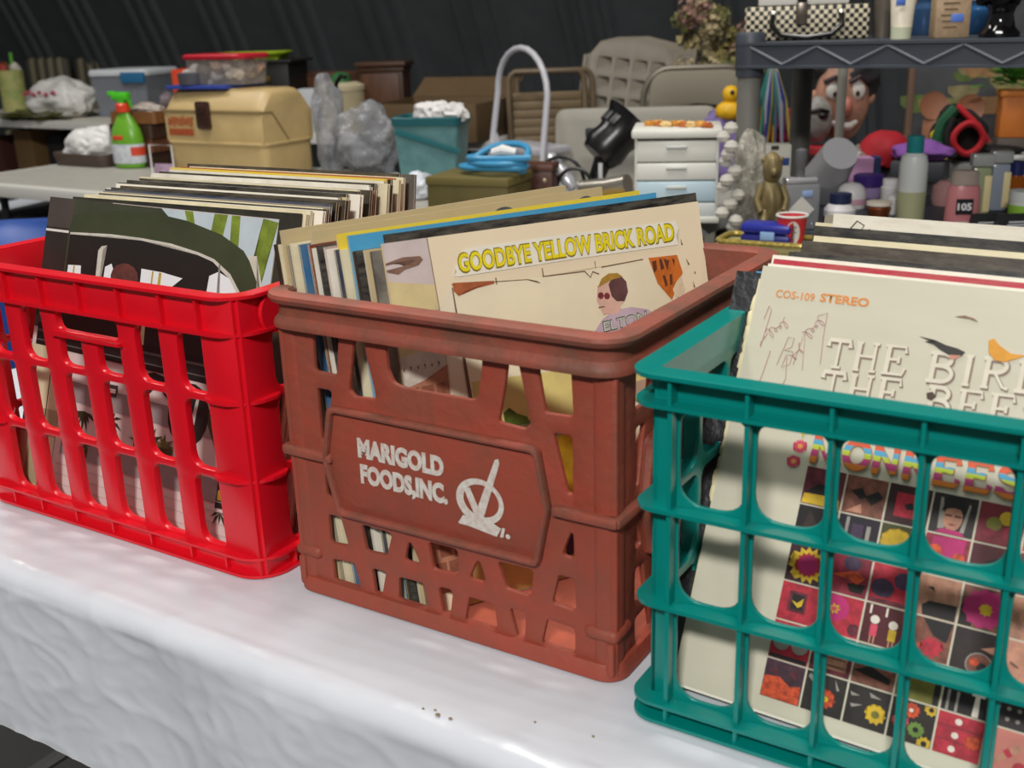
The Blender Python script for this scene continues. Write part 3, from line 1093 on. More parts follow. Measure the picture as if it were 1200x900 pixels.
flat('printed_figure', el, S, [
    (ink('#cbb3bf', .25, 25), [[(.575, .62), (.59, .675), (.62, .705), (.665, .725), (.72, .725), (.775, .71), (.80, .69), (.83, .62)]]),
    (ink('#e2b7a2', .2, 25), [[(.618, .735), (.61, .76), (.618, .80), (.65, .817), (.69, .812), (.712, .785), (.705, .75), (.685, .735), (.68, .715), (.655, .712), (.64, .718), (.625, .716)]]),
    (ink('#6e4a48', .4, 60), [[(.655, .80), (.66, .765), (.675, .748), (.70, .745), (.716, .77), (.715, .80), (.70, .818), (.675, .825)]]),
    (ink('#b98f3a', .4, 50), [[(.618, .795), (.635, .82), (.66, .831), (.69, .828), (.705, .815), (.67, .812), (.64, .803)]]),
    (ink('#8c3a3f', .3), [disc(.625, .772, .010, 10), disc(.645, .768, .010, 10)]),
    (ink('#5a3b33', .2), [[(.612, .741), (.632, .741), (.632, .738), (.612, .738)]]),
], 4, 'printed figure in a pink jacket seen from behind')
print_text(el, S, 'ELTON', ink('#3b4a32', .1), .618, .668, .030, .150, .03, 6, slopev=.06, name='jacket_lettering')
print_text(el, S, 'ELTON', ink('#c9d6bf', .1), .620, .6695, .027, .146, .0, 7, slopev=.06, name='jacket_lettering')
flat('printed_flame_patch', el, S, [
    (ink('#d9752a', .4, 50), [[(.80, .857), (.90, .853), (.912, .80), (.862, .725), (.82, .78)]]),
    (ink('#6b3a22', .3), [[(.81, .845), (.826, .847), (.824, .82), (.812, .81)], [(.835, .848), (.845, .85), (.85, .82), (.838, .815)], [(.85, .85), (.87, .84), (.86, .81), (.855, .83)], [(.84, .80), (.85, .80), (.855, .77), (.846, .765)], [(.865, .80), (.875, .80), (.872, .77), (.862, .768)], [(.88, .845), (.89, .84), (.885, .82)]]),
    (ink('#e9d2ae', .2), [[(.885, .775), (.905, .79), (.912, .75), (.90, .72), (.875, .735), (.87, .755)]]),
], 4, 'printed orange flame shaped patch')

browns = ['#5a5650', '#1c1a1a', '#c9b58a', '#1c1a1a', '#3a3026', '#39a0cf', '#e4d9b6', '#2c3650', '#f2d33a', '#efe9da', '#b89a9a', '#1c1a1a', '#efe9da', '#7a2a24', '#c9b58a', '#2f6d9c', '#e4d9b6', '#e4d9b6', '#8a8478', '#c9b58a', '#e4d9b6', '#3a3026']
NB_ = len(browns)
A0 = (.15698, .01671, .75306, 1.02144, .23542, .01168)
A1 = (.0390, .0140, .7570, 1.2480, .130, .006)
TALL = {1: .0165, 5: .0125, 8: .0165, 14: .022, 19: .018}
for k, c in enumerate(browns):
    q = (k + 1) / NB_
    p = [A0[i] * (1 - q) + A1[i] * q for i in range(6)]
    sl = {1: .012, 5: -.002, 8: .002, 14: .004, 19: -.004}.get(k, rnd.uniform(-.012, -.002))
    p[0] += sl * math.cos(p[3])
    p[1] = max(p[1] + sl * math.sin(p[3]), .0125)
    sz = {1: .3200, 5: .3190, 8: .3188, 14: .3188, 19: .3182}.get(k) or rnd.uniform(.3075, .3105)
    p[2] = .7545 + (.002 if k in TALL else 0)
    thick = .0038 if k % 4 else .0044
    cm = cover_mat(c, .2 if k in (5, 8, 14, 19) else .10 if c in ('#1c1a1a', '#3a3026') else .3, '#e9e0c6' if c in ('#1c1a1a', '#5a5650') else '#a8966e', 40 if c == '#1c1a1a' else 12, .45, (1, 1, 5) if c == '#1c1a1a' else None)
    ed = mat('#26221f', .6, var=.3, scale=80) if k in (0, 1, 3, 11, 21) else mat(PAPER[(k * 3) % 7], .65, var=.25, scale=70)
    lab = '%s record sleeve fanned in the terracotta crate, %s behind the cartoon sleeve' % (CN[c], ordn(k + 1))
    so = sleeve(lab, pose(*p), sz, thick, cm, ed, 'L' if k % 2 else 'R', '#efe8d6' if k % 3 else '#20304a' if k % 2 else '#3a2a26', drop=rnd.choice((.002, .003, .006)))
    if k == 14:
        wheels = []
        for (u, r) in ((.62, .030), (.80, .018), (.93, .024), (.36, .020)):
            o_, i_ = disc(u, .955, r * 1.5, 18, r), disc(u, .955, r * 1.1, 18, r * .72)
            wheels += [[o_[j], o_[(j + 1) % 18], i_[(j + 1) % 18], i_[j]] for j in range(18)]
        wheels += [[(.30, .93), (.99, .95), (.99, .957), (.30, .937)], [(.45, .955), (.58, .965), (.58, .975), (.45, .965)]]
        flat('printed_locomotive', so, sz, [(ink('#5a5f66', .3), wheels)], 1, 'grey line drawing of wheels along the top edge')

# --- teal crate: sleeves leaning back
S = 0.326
tp = pose(.37388, .0150, .7560, -.04441, .4608, 0)
mk = sleeve('pale grey record sleeve with a grid of small pictures, foremost in the teal crate', tp, S, .0045, cover_mat('#cdc7b2', .25, '#b8b19a', 9, .4, (1, 1, 4)), mat('#d9cfa8', .65, var=.3, scale=80), 'R')
print_text(mk, S, 'COS-109', ink('#dd8a3c', .15), .046, .928, .018, .093, .012, 2)
print_text(mk, S, 'STEREO', ink('#dd8a3c', .15), .152, .930, .0185, .112, .03, 2)
# serif letters drawn with strokes: embossed cream title with brown shading
def _sf(x, y, k=.13):
    return [(x - k, y), (x + k, y)]


def _arc(cx, cy, rx, ry, a0, a1, n=10):
    return [(cx + rx * math.cos(math.radians(a0 + (a1 - a0) * k / n)), cy + ry * math.sin(math.radians(a0 + (a1 - a0) * k / n))) for k in range(n + 1)]


GL = {
    'T': [[(.06, .74), (.10, .97), (.90, .97), (.94, .74)], [(.5, .97), (.5, .03)], _sf(.5, .03, .18)],
    'H': [[(.18, .97), (.18, .03)], [(.82, .97), (.82, .03)], [(.18, .52), (.82, .52)], _sf(.18, .97), _sf(.18, .03), _sf(.82, .97), _sf(.82, .03)],
    'E': [[(.22, .97), (.22, .03)], [(.06, .97), (.84, .97), (.88, .76)], [(.22, .52), (.64, .52)], [(.64, .64), (.64, .40)], [(.06, .03), (.86, .03), (.92, .26)]],
    'B': [[(.22, .97), (.22, .03)], [(.06, .97), (.50, .97)] + _arc(.50, .76, .30, .21, 80, -80) + [(.22, .55)], [(.50, .55)] + _arc(.52, .29, .36, .26, 80, -80) + [(.06, .03)]],
    'I': [[(.5, .97), (.5, .03)], _sf(.5, .97, .22), _sf(.5, .03, .22)],
    'R': [[(.22, .97), (.22, .03)], [(.06, .97), (.50, .97)] + _arc(.50, .75, .32, .22, 80, -80) + [(.22, .53)], [(.48, .53), (.80, .08), (.98, .03)], _sf(.22, .03)],
    'D': [[(.22, .97), (.22, .03)], [(.06, .97), (.42, .97)] + _arc(.44, .5, .44, .47, 85, -85) + [(.06, .03)]],
    'S': [_arc(.5, .75, .34, .22, 20, 230, 12) + _arc(.5, .27, .36, .24, 70, -160, 12), [(.84, .97), (.82, .74)], [(.14, .03), (.15, .28)]],
    '&': [_arc(.42, .77, .20, .20, -60, 240, 12) + [(.80, .03)], [(.36, .60)] + _arc(.36, .27, .28, .24, 110, 340, 10) + [(.82, .48)]],
    'M': [[(.14, .97), (.10, .03)], [(.14, .97), (.50, .18), (.86, .97)], [(.86, .97), (.90, .03)], _sf(.10, .03, .11), _sf(.90, .03, .11)],
    'O': [_arc(.5, .5, .42, .47, 0, 360, 22)],
    'N': [[(.16, .97), (.16, .03)], [(.16, .97), (.84, .03)], [(.84, .97), (.84, .03)], _sf(.16, .03, .12), _sf(.84, .97, .12), _sf(.16, .97, .10)],
    'K': [[(.20, .97), (.20, .03)], [(.84, .97), (.22, .44)], [(.42, .58), (.86, .03)], _sf(.20, .97, .12), _sf(.20, .03, .12), _sf(.86, .03, .11), _sf(.84, .97, .10)],
}


def strokes(name, par, S, word, m, u, v, h, wd, width, layer, slope=0.0, gap=.12, thin=.6):
    bm = NB()
    ws = [.55 if c == 'I' else .35 if c == ' ' else 1.15 if c == 'M' else 1.0 for c in word]
    k = wd / (sum(ws) + gap * (len(word) - 1))
    x = u
    n = 0
    for c, cw in zip(word, ws):
        for si, st in enumerate(GL.get(c, [])):
            pts = [Vector((x + p[0] * cw * k, v + p[1] * h + (x - u + p[0] * cw * k) * slope)) for p in st]
            wdt = width if (si == 0 or c in 'OS') else width * (thin if len(st) <= 3 else .9)
            L, R_ = [], []
            for i, p in enumerate(pts):
                a = pts[max(i - 1, 0)]
                b = pts[min(i + 1, len(pts) - 1)]
                d = (b - a).normalized()
                nn = Vector((-d.y, d.x)) * wdt / 2
                L.append(p + nn)
                R_.append(p - nn)
            y = -0.00022 * layer - 0.000004 * n
            n += 1
            A = [bm.verts.new((p.x * S, y, p.y * S)) for p in L]
            B = [bm.verts.new((p.x * S, y, p.y * S)) for p in R_]
            for i in range(len(pts) - 1):
                bm.faces.new((A[i], A[i + 1], B[i + 1], B[i]))
        x += (cw + gap) * k
    return obj(name, bm, m, par, smooth=False)


dkink, ltink, midk = ink('#8d7564', .25, 50), ink('#ddd5c0', .1, 40), ink('#cfc5ae', .1, 40)
for body, u, v, h, wd in (('THE', .192, .780, .066, .182), ('BIRDS', .414, .782, .066, .305), ('THE', .194, .706, .066, .182), ('BEES', .425, .708, .066, .245), ('&', .69, .714, .066, .05), ('THE', .194, .632, .066, .182)):
    strokes('title_lettering', mk, S, body, dkink, u + .0014, v - .0016, h, wd, .0140, 2, .03)
    strokes('title_lettering', mk, S, body, ltink, u - .0008, v + .0010, h, wd, .0098, 3, .03)


def band_mat(v0, v1):
    m = bpy.data.materials.new('striped_lettering')
    m.use_nodes = True
    nt = m.node_tree
    tc = nt.nodes.new('ShaderNodeTexCoord')
    sp = nt.nodes.new('ShaderNodeSeparateXYZ')
    mr = nt.nodes.new('ShaderNodeMapRange')
    mr.inputs['From Min'].default_value = v0
    mr.inputs['From Max'].default_value = v1
    cr = nt.nodes.new('ShaderNodeValToRGB')
    cr.color_ramp.interpolation = 'CONSTANT'
    stops = [(0, '#d07a28'), (.16, '#b03a72'), (.38, '#b9c93a'), (.55, '#4f9fc0'), (.72, '#d9562e')]
    cr.color_ramp.elements[0].color = rgb(stops[0][1])
    cr.color_ramp.elements[1].position = stops[1][0]
    cr.color_ramp.elements[1].color = rgb(stops[1][1])
    for p, c in stops[2:]:
        e = cr.color_ramp.elements.new(p)
        e.color = rgb(c)
    nt.links.new(tc.outputs['Object'], sp.inputs[0])
    nt.links.new(sp.outputs['Z'], mr.inputs[0])
    nt.links.new(mr.outputs[0], cr.inputs[0])
    nt.links.new(cr.outputs[0], nt.nodes['Principled BSDF'].inputs['Base Color'])
    return m


strokes('title_lettering', mk, S, 'MONKEES', ink('#a8744a', .2), .207, .5655, .060, .446, .0180, 4, .012, .10, .8)
strokes('title_lettering', mk, S, 'MONKEES', band_mat(.5665 * S, .635 * S), .206, .5670, .060, .446, .0150, 5, .012, .10, .75)
pinkf, ctr = ink('#d94a62', .3), ink('#f0a050', .2)
flat('printed_flowers', mk, S, [(pinkf, [flower(.178, .593, .017), flower(.170, .557, .016)]), (ctr, [disc(.178, .593, .006, 10), disc(.170, .557, .006, 10)]), (ink('#c9c04a', .2), [[(.178, .612), (.172, .632), (.19, .632)]])], 2, 'two pink flowers printed beside the striped lettering')
flat('printed_bird', mk, S, [
    (ink('#2e2a26', .3), [[(.385, .878), (.42, .874), (.445, .866), (.47, .862), (.486, .856), (.480, .846), (.462, .842), (.44, .852), (.42, .864), (.40, .868), (.42, .868)]]),
    (ink('#c98a72', .2), [[(.455, .846), (.48, .848), (.470, .838), (.455, .838)]])], 6, 'small dark printed bird')
flat('printed_bird', mk, S, [(ink('#e09a22', .2), [[(.527, .888), (.537, .893), (.55, .880), (.575, .866), (.605, .866), (.59, .858), (.565, .846), (.545, .848), (.532, .862)]])], 6, 'small orange printed bird')
flat('printed_mark', mk, S, [(ink('#4a3428', .2), [[(.425, .757), (.437, .762), (.446, .752), (.438, .742), (.428, .746)]])], 6)
flat('printed_mark', mk, S, [(ink('#8a6a4a', .4), [[(.45, .93), (.47, .935), (.49, .931), (.50, .924), (.48, .929)]])], 6)


def cursive(u0, v0, u1, v1, amp, loops, back=.5):
    d = Vector((u1 - u0, v1 - v0))
    L_ = d.length
    d.normalize()
    nrm = Vector((-d.y, d.x))
    out = []
    n = loops * 10
    for q in range(n + 1):
        f = q / n
        a = 2 * PI * loops * f
        env = amp * (.7 + .5 * math.sin(7 * f + 1))
        p = Vector((u0, v0)) + d * (L_ * f + back * amp * math.sin(a)) + nrm * env * math.cos(a)
        out.append(tuple(p))
    return out


bm = NB()
scr = [[(.030, .872), (.036, .905), (.044, .895), (.040, .850), (.036, .805), (.034, .815), (.046, .838)] + cursive(.048, .838, .088, .872, .012, 4),
       [(.062, .800), (.056, .750), (.048, .705)], [(.084, .770), (.098, .838), (.112, .836), (.110, .815), (.094, .806), (.116, .805), (.114, .775), (.096, .765)] + cursive(.112, .785, .138, .820, .012, 2),
       [(.104, .790), (.112, .740), (.100, .705)], [(.122, .775), (.134, .858), (.146, .765)], cursive(.138, .845, .168, .888, .012, 4) + [(.176, .905), (.178, .850), (.184, .785)]]
for ln in scr:
    tube(bm, [(u * S, -.0003, v * S) for u, v in ln], .00024, 4)
obj('handwriting', bm, mat('#b0787a', .6), mk, smooth=False)['label'] = 'thin red pen scribble'

# picture tiles, six rows of eight
wine, dkr, blk, brn = ink('#6f2834', .65, 150), ink('#94283a', .6, 130), ink('#1a1414', .3, 40), ink('#85503e', .6, 120)
yel, olv, mag, orr, skin, tan_, gry, wht = ink('#d9b32a', .35, 60), ink('#7d7a2c', .35, 50), ink('#b8246a', .3, 40), ink('#d9532a', .6, 220), ink('#c48a70', .35, 90), ink('#b9846a', .45, 110), ink('#9a948a', .25, 50), ink('#e0d6c8', .15)
red_, purp, grn = ink('#bd2a3c', .5, 120), ink('#4a3550', .5, 120), ink('#6a8a3a', .3)
D_ = disc
T = {
    (0, 0): (wine, [(blk, [[(.1, .35), (.4, .6), (.9, .5), (.8, .3), (.3, .28)], D_(.75, .65, .12)]), (yel, [[(.02, .02), (.98, .02), (.95, .25), (.5, .3), (.05, .28)]])]),
    (0, 1): (brn, [(blk, [[(.15, .6), (.4, .72), (.55, .5), (.4, .4)], [(.5, .5), (.8, .7), (.95, .55), (.7, .3)]]), (skin, [[(.1, .05), (.45, .3), (.5, .05)]])]),
    (0, 2): (ink('#3a1a1c', .4, 40), [(red_, [rect(.2, .18, .85, .8)]), (blk, [[(.4, .5), (.6, .6), (.65, .42), (.5, .38)]])]),
    (0, 3): (ink('#2a211f', .3, 30), [(gry, [[(.2, .1), (.16, .9), (.22, .9), (.35, .15)], [(.8, .1), (.86, .8), (.82, .85), (.7, .1)]]), (skin, [D_(.5, .42, .22, 16, .32)]), (blk, [[(.22, .55), (.3, .9), (.5, 1.0), (.72, .88), (.78, .55), (.66, .66), (.5, .68), (.34, .64)], rect(.32, .46, .47, .5), rect(.54, .46, .69, .5)]), (ink('#8c4a44', .2), [[(.4, .26), (.5, .22), (.62, .27), (.5, .29)]]), (mag, [[(.15, 0), (.3, .14), (.72, .12), (.85, 0)]])]),
    (0, 4): (ink('#7a2630', .35, 30), [(yel, [D_(.62, .68, .17)]), (olv, [D_(.36, .5, .17)]), (dkr, [D_(.75, .3, .2), D_(.3, .2, .17)])]),
    (0, 5): (red_, [(yel, [D_(.4, .7, .2)]), (orr, [D_(.7, .3, .2)])]),
    (1, 0): (blk, [(skin, [[(.4, .0), (.45, .45), (.6, .55), (.75, .35), (.8, 0)]]), (ink('#3a2a24', .4, 60), [[(.1, .1), (.3, .9), (.5, .6), (.3, .1)]])]),
    (1, 1): (ink('#241c2a', .4, 30), [(gry, [rect(.18, .1, .26, .95), rect(.7, .1, .8, .8)]), (purp, [rect(.35, .05, .62, .8)])]),
    (1, 2): (ink('#4a4a22', .4, 50), [(yel, [flower(.4, .5, .42, 12, .85)]), (grn, [[(.75, .1), (.95, .2), (.9, .9), (.75, .7)]])]),
    (1, 3): (dkr, [(mag, [[(.2, 0), (.15, .95), (.9, 1), (.85, 0)]]), (orr, [D_(.25, .6, .16), D_(.8, .5, .14)]), (yel, [[(.1, 0), (.25, .25), (.45, .05)], [(.65, 0), (.75, .3), (.95, .1)]])]),
    (1, 4): (ink('#5a1c24', .4, 30), [(blk, [[(.2, .1), (.35, .6), (.6, .75), (.9, .5), (.85, .1)]]), (red_, [rect(.05, .0, .2, .25)])]),
    (1, 5): (wine, [(gry, [rect(.3, .1, .7, .8)])]),
    (2, 0): (ink('#3a1822', .4, 40), [(yel, [flower(.52, .5, .50, 15, .74)]), (red_, [flower(.52, .5, .34, 15, .8)]), (mag, [D_(.52, .5, .24)])]),
    (2, 1): (dkr, [(purp, [D_(.55, .82, .22, 16, .18)]), (orr, [[(.1, .45), (.5, .6), (.7, .65), (.9, .5), (.75, .3), (.55, .4)]]), (blk, [[(.5, .3), (.95, .35), (.9, .1), (.6, .1)]])]),
    (2, 2): (red_, [(purp, [D_(.3, .4, .28, 16, .24), D_(.78, .68, .25, 16, .22)]), (wine, [rect(0, 0, .9, .12)])]),
    (2, 3): (tan_, [(blk, [[(.25, 0), (.2, .25), (.35, .38), (.98, .4), (.98, 0)], [(.25, .72), (.4, .74), (.45, .6), (.4, .65)]])]),
    (2, 4): (brn, [(blk, [rect(0, 0, .3, .5)]), (mag, [flower(.52, .5, .50, 11, .86)]), (yel, [flower(.55, .48, .16, 8, .7)])]),
    (2, 5): (tan_, [(skin, [D_(.5, .6, .3)])]),
    (3, 0): (red_, [(wine, [rect(.22, .25, .68, .8)]), (blk, [rect(.3, .33, .62, .73)]), (yel, [[(.3, .55), (.45, .5), (.6, .66), (.58, .45), (.48, .38)]])]),
    (3, 1): (red_, [(mag, [D_(.35, .65, .34)]), (yel, [flower(.33, .62, .15, 7, .55)]), (pinkf, [flower(.33, .62, .08, 7, .7)]), (wine, [D_(.88, .2, .16)])]),
    (3, 2): (ink('#54181f', .4, 30), [(wht, [D_(.28, .62, .11), D_(.72, .58, .11), rect(.12, .75, .17, .98), rect(.5, .75, .55, .98)]), (pinkf, [rect(.2, .2, .37, .5)]), (yel, [rect(.64, .18, .82, .47)]), (skin, [rect(.22, 0, .26, .2), rect(.31, 0, .35, .2), rect(.67, 0, .71, .18), rect(.76, 0, .8, .18)])]),
    (3, 3): (brn, [(blk, [[(.3, 1), (.98, 1), (.9, .5), (.6, .6)]]), (orr, [[(.0, .3), (.4, .35), (.4, .22)]]), (red_, [flower(.6, .32, .28, 9, .7)])]),
    (3, 4): (ink('#2a1c1a', .4, 40), [(gry, [D_(.62, .2, .3)]), (brn, [D_(.62, .2, .27)]), (blk, [D_(.7, .15, .12)]), (orr, [D_(.52, .25, .1)]), (skin, [[(.6, .6), (.98, .75), (.98, .5)]])]),
    (3, 5): (skin, [(brn, [[(.2, .5), (.4, .4), (.38, .36), (.2, .44)]])]),
    (4, 0): (red_, [(blk, [rect(0, 0, .98, .12)]), (gry, [D_(.27, .45, .21), D_(.74, .45, .21)])]),
    (4, 1): (wine, [(tan_, [rect(.3, .12, .9, .72)]), (brn, [rect(.34, .2, .86, .24), rect(.34, .4, .86, .44)])]),
    (4, 2): (brn, [(blk, [[(0, .3), (.4, .5), (.9, .3), (.9, .15), (.3, .25)]]), (pinkf, [[(.4, .6), (.9, .7), (.9, .45)]])]),
    (4, 3): (ink('#6b6a24', .3, 50), [(tan_, [rect(0, .75, .98, .98)]), (blk, [rect(.85, 0, .98, .6)])]),
    (4, 4): (blk, [(brn, [[(.2, .7), (.6, .8), (.6, .6), (.2, .6)]]), (gry, [rect(.1, .0, .16, .5), rect(.3, .0, .36, .5)]), (wht, [rect(.62, .5, .9, .9), [(.68, 0), (.82, 0), (.8, .5), (.7, .5)]])]),
    (4, 5): (ink('#231a1e', .3), [(gry, [D_(.15 + .22 * (k % 4), .2 + .25 * (k // 4), .05, 8) for k in range(12)])]),
    (5, 0): (ink('#4a2a38', .6, 90), [(orr, [[(.0, .0), (.98, .0), (.96, .5), (.7, .42), (.4, .6), (.0, .55)]]), (wine, [[(.1, .7), (.3, .8), (.35, .62)], [(.6, .75), (.85, .85), (.8, .62)]])]),
    (5, 1): (ink('#2a2420', .5, 60), [(gry, [[(.1, .95), (.3, .7), (.28, .65), (.05, .85)], [(.4, .95), (.5, .7), (.44, .7)], [(.7, .95), (.85, .7), (.78, .68)]]), (orr, [flower(.55, .4, .26, 10, .75)]), (yel, [D_(.55, .4, .08, 8)])]),
    (5, 2): (ink('#2a2420', .5, 60), [(gry, [[(.05, .8), (.3, .75), (.1, .7)], [(.1, .5), (.4, .55), (.15, .42)], [(.5, .9), (.8, .8), (.55, .78)]]), (yel, [flower(.72, .4, .26, 10, .75)]), (olv, [D_(.72, .4, .1, 8)])]),
    (5, 3): (ink('#2a221c', .4, 50), [(orr, [flower(.45, .78, .2, 11, .8)]), (pinkf, [flower(.25, .45, .2, 11, .8)]), (grn, [flower(.62, .35, .2, 11, .8)]), (yel, [flower(.85, .08, .18, 9, .75), flower(.88, .92, .16, 9, .75)]), (blk, [D_(.85, .08, .07, 8), D_(.62, .35, .07, 8), D_(.88, .92, .06, 8)]), (wht, [D_(.45, .78, .05, 8), D_(.25, .45, .05, 8)])]),
    (5, 4): (red_, [(wine, [rect(0, .34, .98, .36), rect(0, .68, .98, .7)]), (wht, [D_(.45, .84, .08, 10), D_(.42, .5, .08, 10), D_(.4, .17, .08, 10)]), (orr, [flower(.82, .45, .18, 10, .8)])]),
    (5, 5): (ink('#c4786a', .25, 20), [(tan_, [[(.0, .05), (.7, .75), (.8, .62), (.12, .0)]]), (red_, [[(.4, .5), (.5, .6), (.62, .45), (.52, .36)], D_(.8, .2, .15)])]),
}
cu, cv = .0926, .0872
for r in range(6):
    for c in range(8):
        base, gs = T.get((r, c), (rnd.choice([wine, dkr, brn, tan_]), [(rnd.choice([yel, orr, mag]), [flower(.5, .5, .35)])]))
        u0 = .2045 + c * cu
        v0 = .555 - (r + 1) * cv + .0018 + .0
        su, sv = cu - .0042, cv - .0036
        groups = [(base, [rect(u0, v0, u0 + su, v0 + sv)])]
        for m, polys in gs:
            groups.append((m, [[(u0 + max(0.01, min(.99, x)) * su, v0 + max(.01, min(.99, y)) * sv) for x, y in poly] for poly in polys]))
        bm_layers = []
        bm = NB()
        mats = []
        lay = 0
        for m, polys in groups:
            if m not in mats:
                mats.append(m)
            for poly in polys:
                y = -.0003 - .00004 * lay
                lay += 1
                f = bm.faces.new([bm.verts.new((a * S, y, b * S)) for a, b in poly])
                f.material_index = mats.index(m)
                if len(poly) > 4:
                    bmesh.ops.triangulate(bm, faces=[f])
        me = bpy.data.meshes.new('tile')
        bm.to_mesh(me)
        bm.free()
        link('picture_tile', me, mats, mk)

# black leatherette sleeve slipped out to the left, ragged cream one, then the stack behind
teals = [('#e4d9b6', .372, .314), ('#1c1a1a', .352, .316), ('#39a0cf', .366, .314), ('#efe9da', .373, .3218), ('#b3203c', .376, .3232), ('#efe9da', .374, .3235), ('#1c1a1a', .372, .316), ('#3a3026', .376, .313), ('#3a3026', .378, .316), ('#1c1a1a', .376, .313),
         ('#e4d9b6', .384, .316), ('#1c1a1a', .380, .316), ('#e4d9b6', .378, .316), ('#5a5650', .384, .313), ('#8a8478', .386, .316), ('#efe9da', .395, .3175)]
ys = [.0205, .0262, .0320, .0375, .0430, .0485, .1045, .1115, .1322, .1435, .1540, .1823, .2040, .2110, .2240, .2370]
ls = [.455, .45, .445, .44, .435, .43, .41, .395, .375, .36, .345, .30, .26, .245, .205, .15]
for k, (c, x, sz) in enumerate(teals):
    lean = ls[k]
    z0 = .7555 + .0012 * (k % 3)
    y0 = ys[k]
    if k == 0:
        sz = .314
        x = .3715
    dk_ = c in ('#1c1a1a', '#3a3026', '#5a5650')
    cm = cover_mat(c, .10 if dk_ else .22, '#cfc6ae' if dk_ else '#a89a72', 45, .45, (1, 1, 4))
    if k == 1:
        cm = mat('#26272a', .5, bump=.6, scale=30, bscale=120, var=.2)
    ed = mat('#2a2724', .6) if k in (7, 10) else mat(PAPER[(k * 2) % 7], .65, var=.2, scale=60)
    if k == 1:
        ed = mat('#b9b4aa', .6, var=.5, scale=90, col2='#2a2a2c')
    nm = {0: 'cream ragged edged', 1: 'black leathery'}.get(k, CN[c])
    lab = '%s record sleeve in the teal crate, %s behind the picture-grid sleeve' % (nm, ordn(k + 1))
    if k == 15:
        lab = 'cream white record sleeve with a curly scribble, rearmost in the teal crate'
    so = sleeve(lab, pose(x, y0, z0, -.044 + rnd.uniform(-.004, .004), lean), sz, .0046, cm, ed, 'R', '#efe8d6', drop=.003)
    if k == 0:
        bm = NB()
        for i in range(14):
            blob(bm, (.0026, .0014, .008), (rnd.uniform(-.0012, .0008), .002, .145 + i * .0115), .4, 3, i, 2)
        o = obj('torn_edge', bm, mat('#e6d9ae', .8), so)
        o['label'] = 'torn fuzzy cream paper edge'
    if k == 15:
        bm = NB()
        pts = [(.05, .965), (.065, .985), (.085, .975), (.075, .955), (.10, .965), (.12, .95), (.16, .955), (.2, .945)]
        tube(bm, [(u * sz, -.0003, v * sz) for u, v in pts], .0006, 4)
        obj('handwriting', bm, mat('#5a564a', .6), so, smooth=False)

# ------------------------------------------------------------------ things behind: left side
FY = 0.53     # yaw of a thing squarely facing the aisle side


def part_lathe(par, name, prof, m, n=20, mi=0, loc=(0, 0, 0), sx=1.0, sy=1.0):
    bm = NB()
    lathe(bm, prof, n, Matrix.Diagonal((sx, sy, 1, 1)))
    return obj(name, bm, m, par, loc)


def part_box(par, name, size, c, m, bev=0.003, rot=None):
    bm = NB()
    box(bm, size, (0, 0, 0), bev)
    return obj(name, bm, m, par, c, (0, 0, rot or 0))


def simple_box(name, label, cat, P, d, m, yaw=FY, bev=0.004, group=None):
    X, Y, z, w, h = P
    t = empty(name, (X, Y, z), yaw, label, cat, group)
    return t, w, d, h


# trigger spray bottle
X, Y, z, w, h = (-2.768, 2.140, 0.745, 0.169, 0.312)
t = empty('spray_bottle', (X, Y, z), .15, 'green trigger spray bottle standing on the grey table', 'bottle')
g = mat('#6aa82a', .3)
part_lathe(t, 'bottle_body', [(.001, 0), (.062, .002), (.068, .02), (.068, .105), (.060, .140), (.036, .180), (.024, .196), (.020, .205)], g, 24, sx=1.0, sy=.62)
bm = NB()
lathe(bm, [(.0687, .018), (.0692, .020), (.0692, .085), (.0687, .088)], 24, Matrix.Diagonal((1, .63, 1, 1)), cap=False)
obj('label_sticker', bm, mat('#d9dde0', .4, var=.4, scale=60, col2='#6a7a9a'), t)['label'] = 'white printed wrap label'
bm = NB()
for k in range(8):
    a0_, a1_ = -.95 + .16 * k, -.95 + .16 * (k + 1)
    bm.faces.new([bm.verts.new((.0698 * math.cos(q), .0698 * .636 * math.sin(q), zz)) for q, zz in ((a0_, .046), (a1_, .046), (a1_, .078), (a0_, .078))])
obj('label_band', bm, mat('#d2452c', .4), t)['label'] = 'red band on the label'
bm = NB()
box(bm, (.046, .004, .016), (-.008, -.041, .112), .0018)
obj('label_badge', bm, mat('#d2452c', .4), t, smooth=True)
part_lathe(t, 'collar', [(.001, .203), (.026, .203), (.027, .228), (.020, .234), (.001, .234)], mat('#e0452a', .35))
bm = NB()
box(bm, (.075, .030, .030), (-.004, 0, .258), .008)
box(bm, (.022, .026, .016), (-.046, 0, .268), .004)
obj('spray_head', bm, mat('#4fc42a', .3), t)
bm = NB()
tube(bm, [(.016, 0, .252), (.034, 0, .240), (.040, 0, .215)], [.008, .007, .005])
obj('trigger', bm, mat('#3fae20', .3), t)
part_box(t, 'neck', (.03, .024, .02), (0, 0, .240), mat('#4fc42a', .3), .004)

